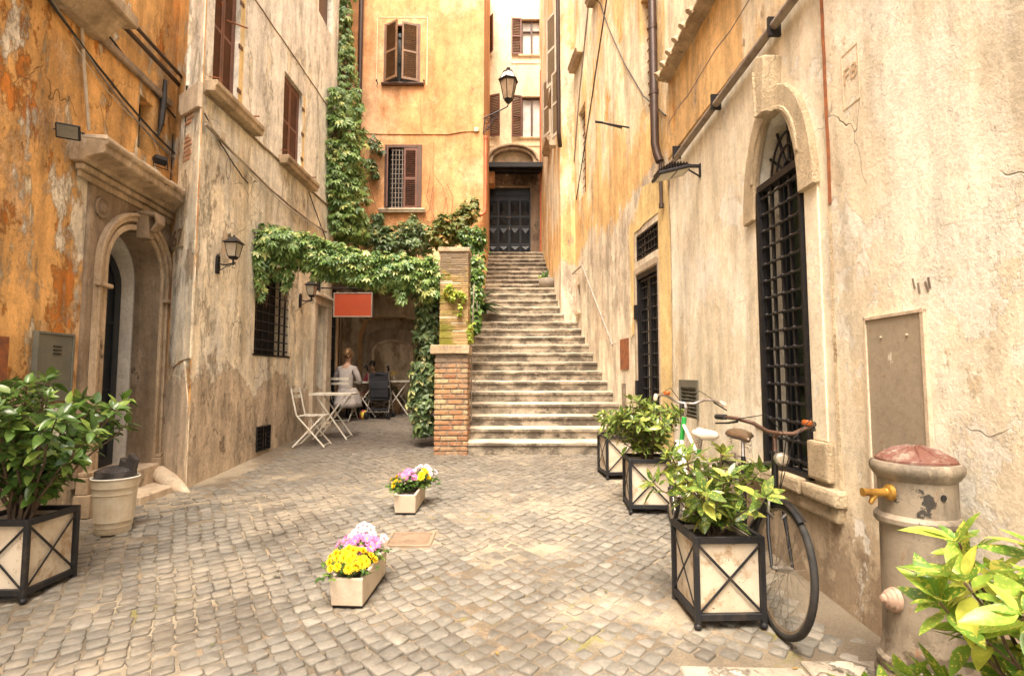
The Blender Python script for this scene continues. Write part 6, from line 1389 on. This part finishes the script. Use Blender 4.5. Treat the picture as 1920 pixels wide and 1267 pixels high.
# ================================================================ bistro furniture
WH = simple('worn_white_enamel', (.70,.66,.57), (.56,.50,.40), 8, .45, 0, 0)
def bistro_chair(loc, rz, label):
    t = thing('bistro_chair', loc, label, 'chair', 'white folding bistro chairs', rz=rz)
    for i in range(4): mb = MB(); y = -.15+.095*i; mb.box(-.19, .19, y, y+.075, .445, .455); mb.build('seat_slat', WH, t, bev=.003)
    for z0 in (.70, .79):
        mb = MB(); vs = []; n = 8
        for k in range(n+1):
            x = -.19+.38*k/n; y = -.235-.03*(1-(x/.19)**2)-(z0-.7)*.2
            vs += [(x, y, z0), (x, y-.010, z0), (x, y-.010, z0+.05), (x, y, z0+.05)]
        fs = [(k*4+j, k*4+(j+1) % 4, (k+1)*4+(j+1) % 4, (k+1)*4+j) for k in range(n) for j in range(4)]+[(0,1,2,3),(n*4,n*4+3,n*4+2,n*4+1)]; mb.add(vs, fs); mb.build('back_slat', WH, t)
    for x in (-.195, .195):
        mb = MB(); mb.bar((x,.24,0), (x,-.17,.46), .008, .022); mb.bar((x,-.17,.46), (x,-.255,.85), .008, .022); mb.build('back_leg', WH, t, bev=.002)
        x2 = x*.92; mb = MB(); mb.bar((x2,-.22,0), (x2,.20,.445), .008, .022); mb.build('front_leg', WH, t, bev=.002)
    mb = MB(); mb.tube([(-.19,.22,.02),(.19,.22,.02)], .006, 6); mb.tube([(-.18,-.20,.02),(.18,-.20,.02)], .006, 6); mb.tube([(-.19,.02,.24),(.19,.02,.24)], .006, 6); mb.build_each('stretcher', WH, t)
    return t
def bistro_table(loc, rz, label, w=.66, d=.50):
    t = thing('bistro_table', loc, label, 'table', 'white folding bistro tables', rz=rz)
    mb = MB(); mb.box(-w/2, w/2, -d/2, d/2, .705, .720); mb.box(-w/2, w/2, -d/2, -d/2+.012, .685, .7045); mb.box(-w/2, w/2, d/2-.012, d/2, .685, .7045); mb.build('table_top', WH, t, bev=.003)
    for y in (-.2, .2):
        for s in (1, -1): mb = MB(); yy = y*(1 if s > 0 else .93); mb.bar((s*w*.40, yy, 0), (-s*w*.36, yy, .70), .008, .022); mb.build('leg', WH, t, bev=.001)
    mb = MB()
    for x in (-w*.38, w*.38): mb.tube([(x,-.2,.03),(x,.2,.03)], .007, 6)
    mb.build_each('stretcher', WH, t); return t
def G_(x, y): return (x, y, gz(x, y)+.003)
c1 = bistro_chair(G_(-2.98, 8.02), R(-86), 'empty white bistro chair in front, seen from its side')
t1 = bistro_table(G_(-2.86, 8.62), R(3), 'white bistro table nearest the front, beside the empty chair')
c2 = place(copy_tree(c1), G_(-3.28, 10.50), R(-6), 'white bistro chair the seated woman sits on')
c3 = place(copy_tree(c1), G_(-2.93, 11.55), R(176), 'white bistro chair at the back, facing us across the small table')
t2 = place(copy_tree(t1), G_(-3.02, 11.02), R(2), 'small white table in front of the seated woman')
t3 = place(copy_tree(t1), G_(-2.40, 11.35), R(-4), 'white table with crossed legs beside the pushchair')

# ================================================================ people
SKIN = simple('warm_skin', (.50,.30,.20), (.44,.25,.16), 5, .55, 0, 0)
def skin_obj(name, verts, edges, radii, mat, parent, sub=2, root=0):
    me = bpy.data.meshes.new(name); me.from_pydata(verts, edges, []); o = bpy.data.objects.new(name, me); COL.objects.link(o)
    sk = o.modifiers.new('s', 'SKIN'); sk.use_smooth_shade = True; sb = o.modifiers.new('u', 'SUBSURF'); sb.levels = sub; sb.render_levels = sub
    if not me.skin_vertices: me.attributes.new('x', 'FLOAT', 'POINT')
    for i, r in enumerate(radii):
        r = r if isinstance(r, tuple) else (r, r); me.skin_vertices[0].data[i].radius = r
    me.skin_vertices[0].data[root].use_root = True
    bpy.context.view_layer.update(); dg = bpy.context.evaluated_depsgraph_get(); m2 = bpy.data.meshes.new_from_object(o.evaluated_get(dg)); m2.name = name
    bpy.data.objects.remove(o); o = bpy.data.objects.new(name, m2); COL.objects.link(o); m2.materials.clear(); m2.materials.append(mat); o.parent = parent
    for p in m2.polygons: p.use_smooth = True
    return o
def seated(loc, rz, label, dress, hair, shoe, s=1.0, bun=True, skirt=True):
    t = thing('person', loc, label, 'person', rz=rz); k = lambda x, y, z: (x*s, y*s, z*s)
    V = [k(0,0,.53), k(0,.0,.68), k(0,.03,.86), k(0,.06,1.03), k(0,.075,1.12), k(0,.09,1.18), k(0,.11,1.26), k(0,.11,1.33)]; E = [(i, i+1) for i in range(7)]; Rr = [(.15*s,.12*s), (.12*s,.10*s), (.135*s,.10*s), (.11*s,.08*s), .048*s, .055*s, .088*s, .07*s]
    for x in (-1, 1):
        b = len(V); V += [k(x*.15,.055,1.01), k(x*.22,.05,.88), k(x*.25,.10,.74), k(x*.19,.26,.755), k(x*.13,.37,.765)]; E += [(3, b)]+[(b+i, b+i+1) for i in range(4)]; Rr += [.055*s,.046*s,.038*s,.032*s,.026*s]
        h = len(V)-1; hx, hy, hz = .13*x, .37, .765; V.append(k(hx*.9, hy+.06, hz)); E.append((h, len(V)-1)); Rr.append((.034*s,.016*s)); pm = len(V)-1
        for f, (dx, L_) in enumerate(((-.026,.050),(-.009,.060),(.009,.056),(.026,.044))): V += [k(hx*.9+dx, hy+.09, hz), k(hx*.9+dx*1.2, hy+.09+L_*.5, hz-.004), k(hx*.9+dx*1.2, hy+.09+L_, hz-.016)]; n_ = len(V); E += [(pm, n_-3), (n_-3, n_-2), (n_-2, n_-1)]; Rr += [.009*s,.008*s,.007*s]
        V += [k(hx*.9-x*.045, hy+.06, hz-.004), k(hx*.9-x*.055, hy+.09, hz-.008)]; n_ = len(V); E += [(pm, n_-2), (n_-2, n_-1)]; Rr += [.010*s,.008*s]
        b = len(V); V += [k(x*.10,.05,.52), k(x*.12,.28,.52), k(x*.12,.44,.50), k(x*.12,.43,.28), k(x*.12,.40,.08), k(x*.125,.50,.035)]; E += [(0, b)]+[(b+i, b+i+1) for i in range(5)]; Rr += [.10*s,.075*s,.058*s,.05*s,.038*s,.032*s]
    skin_obj('body', V, E, Rr, SKIN, t, 2)
    V = [k(0,0,.55), k(0,.0,.68), k(0,.03,.86), k(0,.055,1.03), k(0,.07,1.09)]; E = [(i, i+1) for i in range(4)]; Rr = [(.185*s,.15*s), (.145*s,.125*s), (.155*s,.12*s), (.125*s,.095*s), .062*s]
    for x in (-1, 1): b = len(V); V += [k(x*.15,.055,1.01), k(x*.22,.05,.88), k(x*.25,.10,.74), k(x*.19,.25,.755)]; E += [(3, b)]+[(b+i, b+i+1) for i in range(3)]; Rr += [.070*s,.060*s,.052*s,.044*s]
    skin_obj('top', V, E, Rr, dress, t, 2)
    if skirt:
        mb = MB(); mb.lathe([(.16*s,.64*s),(.21*s,.54*s),(.235*s,.45*s),(.25*s,.36*s),(.265*s,.27*s),(.25*s,.27*s),(.15*s,.62*s)], 40, Matrix.Translation((.01*s,.09*s,0)) @ Matrix.Diagonal((1,1.25,1,1)), mod=lambda th, i: 1+(.06*math.sin(th*8)*min(1, i/3) if i < 6 else 0)); mb.build('skirt', dress, t, smooth='all')
    for x in (-1, 1): mb = MB(); mb.tube([k(x*.12,.43,.40), k(x*.12,.42,.25), k(x*.12,.40,.10), k(x*.12,.405,.03)], [.066*s,.058*s,.050*s,.045*s], 12); mb.ball(k(x*.122,.46,.04), .048*s, 12, (1,2.0,.8)); mb.build('boot', shoe, t, smooth='all')
    mb = MB(); cx, cy, cz = k(0,.10,1.30)
    mb.ball((cx, cy-.012*s, cz+.015*s), .108*s, 20, (.86,1.0,1.08)); 
    if bun: mb.ball((cx, cy-.115*s, cz+.0), .042*s, 12, (1,.8,1.1)); mb.ball((cx+.03*s, cy-.10*s, cz-.05*s), .03*s, 10)
    hr = mb.build('hair', hair, t, smooth='all')
    mb = MB(); mb.ball((cx, cy+.095*s, cz-.015*s), .012*s, 8, (.8,1.4,1.6)); 
    for x in (-1, 1): mb.ball((cx+x*.094*s, cy+.01*s, cz-.01*s), .016*s, 8, (.5,.9,1.4)); mb.ball((cx+x*.032*s, cy+.093*s, cz+.012*s), .009*s, 8)
    mb.ball((cx, cy+.09*s, cz-.055*s), .016*s, 8, (1.4,.6,.4)); mb.build('face_features', SKIN, t, smooth='all'); return t
cloth = simple('pale_grey_cloth', (.50,.45,.42), (.42,.37,.34), 12, .9, 0, .004)
hairm = Mat('streaked_blond_hair', .5); hairm.color(hairm.mix(hairm.noise(30, (1,1,.3), det=4).step(.4, .6), (.10,.045,.02), (.42,.25,.11)))
seated((-3.26, 10.48, gz(0, 10.48)), R(-8), 'woman in a pale grey dress and dark boots seated with her back to us', cloth, hairm.mat, BLK)
seated((-2.98, 11.52, gz(0, 11.5)+.08), R(172), 'dark haired child in pink seated behind the small table', simple('pink_cloth', (.55,.10,.14), (.4,.07,.1), 9, .9, 0, 0), BLK, BLK, .74, False, False)

# ================================================================ pushchair and small things
t = thing('pushchair', (-2.66, 10.78, gz(0, 10.8)), 'black folding pushchair with two hooked handles seen from behind', 'pushchair', rz=R(-3))
FB = simple('black_fabric', (.013,.014,.018), (.022,.022,.028), 6, .85, 0, .002)
mb = MB()
vs = []; fs = []; n = 12; m_ = 8
for i in range(m_+1):
    a = R(-20+150*i/m_)
    for k in range(n+1): b = R(180*k/n); vs.append((.20*math.cos(b), .05+.22*math.sin(b)*math.cos(a)*.9-.02, .72+.22*math.sin(b)*math.sin(a)+.0))
for i in range(m_):
    for k in range(n): j = i*(n+1)+k; fs.append((j, j+1, j+n+2, j+n+1))
mb.add(vs, fs); mb.add([(-.20,-.06,.90),(.20,-.06,.90),(.19,-.08,.60),(-.19,-.08,.60),(-.20,.06,.92),(.20,.06,.92)], [(0,1,2,3),(0,4,5,1)]); mb.build('hood', FB, t, smooth='all')
mb = MB(); mb.box(-.18,.18,-.07,-.04,.42,.88); mb.box(-.17,.17,-.05,.25,.36,.42); mb.box(-.18,-.15,-.05,.25,.38,.62); mb.box(.15,.18,-.05,.25,.38,.62); mb.build('seat', FB, t, bev=.01)
mb = MB()
for x in (-1, 1): mb.tube([(x*.21,-.14,.98),(x*.21,-.05,.70),(x*.22,.22,.10)], .011, 8); mb.tube([(x*.21,.16,.55),(x*.21,-.02,.35),(x*.22,-.14,.10)], .011, 8)
mb.tube([(-.22,-.12,.14),(.22,-.12,.14)], .010, 6); mb.tube([(-.21,-.02,.36),(.21,.10,.20)], .008, 6); mb.tube([(.21,-.02,.36),(-.21,.10,.20)], .008, 6); mb.build('frame', CHROME, t)
for x in (-1, 1): mb = MB(); mb.tube([(x*.21,-.13,.95),(x*.21,-.16,1.02),(x*.22,-.20,1.06),(x*.23,-.26,1.05),(x*.23,-.28,1.02)], .018, 8); mb.build('handle', RUB, t, smooth='all')
for x in (-1, 1):
    for y in (-.14, .24):
        mb = MB()
        for q in (-.022, .022): mb.tube([(x*.22+q, y+.062*math.cos(2*math.pi*k/20), .073+.062*math.sin(2*math.pi*k/20)) for k in range(20)], .011, 6, closed=True); mb.bar((x*.22+q, y-.055, .073), (x*.22+q, y+.055, .073), .006, .014); mb.bar((x*.22+q, y, .02), (x*.22+q, y, .13), .006, .014)
        mb.tube([(x*.22-.03,y,.073),(x*.22+.03,y,.073)], .012, 8); mb.build('wheel', RUB, t)
mb = MB(); mb.box(-.17,.17,-.10,.16,.17,.20); mb.build('basket', FB, t, bev=.01)
mb = MB(); mb.lathe([(.05,0),(.08,.05),(.085,.12),(.05,.17),(.02,.18)], 12, mod=lambda th, i: 1+.12*math.sin(th*3)); o = mb.build('toy_bag', simple('yellow_pink_toy_bag', (.70,.55,.05), (.6,.06,.12), 9, .6, 0, 0, lo=.45, hi=.5), smooth='all', label='small yellow and pink bag on the ground beside the pushchair', category='bag'); o.location = (-2.97, 10.72, gz(0, 10.7))
mb = MB(); mb.lathe([(.10,0),(.12,.08),(.115,.22),(.06,.30),(.02,.32)], 14, mod=lambda th, i: 1+.10*math.sin(th*4+1)); mb.box(-.02,.06,-.14,-.10,.05,.34); o = mb.build('black_bag', bagm, smooth=True, label='black bag left on the cobbles at the foot of the creeper', category='bag'); o.location = (-1.48, 8.75, gz(0, 8.75))
t = thing('potted_plant', (-2.52, 11.42, gz(0, 11.4)), 'round wicker pot with a dry plant before the memorial slab', 'potted plant')
mb = MB(); mb.lathe([(.12,0),(.16,.10),(.17,.22),(.14,.33),(.15,.35),(.12,.33)], 20); mb.build('pot', simple('dark_wicker', (.16,.09,.04), (.08,.045,.02), 40, .9, 0, .006), t, smooth=True)
P = [(-2.52+random.gauss(0,.05), 11.42+random.gauss(0,.05), gz(0,11.4)+.33+random.uniform(0,.25)) for _ in range(90)]; scatter('foliage', LEAFN, P, [(random.gauss(0,1), random.gauss(0,1), random.uniform(0,1)) for _ in P], [(0,0,1)]*90, [random.uniform(.05,.12) for _ in P], M['dry'], t)
mb = MB(); mb.lathe([(.045,0),(.05,.09),(.045,.10)], 14); t = thing('potted_plant', (-2.88, 11.02, gz(0, 11.0)+.722), 'small pot with dark herb on the table beside the child', 'potted plant'); mb.build('pot', BLK, t)
P = [(-2.88+random.gauss(0,.04), 11.02+random.gauss(0,.04), gz(0,11)+.83+random.uniform(0,.14)) for _ in range(60)]; scatter('foliage', LEAFN, P, [(random.gauss(0,1), random.gauss(0,1), random.uniform(0,1)) for _ in P], [(0,0,1)]*60, [random.uniform(.03,.07) for _ in P], M['strap'], t)
t = thing('flower_vase', (-2.50, 11.30, gz(0, 11.3)+.722), 'little vase of yellow flowers on the table by the pushchair', 'vase')
mb = MB(); mb.lathe([(.03,0),(.04,.05),(.025,.09),(.03,.10)], 12); mb.build('vase', LG, t, smooth='all')
P = [(-2.50+random.gauss(0,.04), 11.30+random.gauss(0,.04), gz(0,11.3)+.83+random.uniform(0,.08)) for _ in range(40)]; scatter('flowers', LEAFW, P, [(random.gauss(0,1), random.gauss(0,1), random.uniform(0,1)) for _ in P], [(0,0,1)]*40, [random.uniform(.03,.05) for _ in P], YEL, t)
# fallen leaves and crumbs on the cobbles
P = []; D = []; N = []; S_ = []
for i in range(130):
    x, y = random.uniform(-3.2, 1.7), random.uniform(2.2, 9.5); P.append((x, y, gz(x, y)+.012)); a = random.uniform(0, 6.28); D.append((math.cos(a), math.sin(a), .1)); N.append((random.gauss(0,.2), random.gauss(0,.2), 1)); S_.append(random.uniform(.015, .045))
scatter('leaf_litter', LEAFN, P, D, N, S_, M['dry'], None, label='scattered small dry leaves lying on the cobbles', category='leaf litter', kind='stuff')
# moss and weeds in joints and along the wall feet
P = []; D = []; N = []; S_ = []
for i in range(2600):
    q = random.random()
    if q < .45: y = random.uniform(2, 9); x = (1.94 if y < 6.2 else 1.88-.102*(y-6.2))-abs(random.gauss(0, .06)) if random.random() < .4 else (-3.40 if y > 5.8 else -4.0+.11*(6.1-y))+abs(random.gauss(0, .05))
    else: x, y = random.uniform(-2.5, 1.7), random.uniform(2.4, 8)
    if q >= .45 and fnoise(x*2.2, y*2.2, 1.3) < .42: continue
    a = random.uniform(0, 6.28); P.append((x, y, gz(x, y)-.004)); D.append((math.cos(a)*.7, math.sin(a)*.7, .7)); N.append((0,0,1)); S_.append(random.uniform(.006, .018))
scatter('moss', LEAFN, P, D, N, S_, M['dry'], None, label='tufts of moss and weeds in the paving joints', category='moss', kind='stuff')
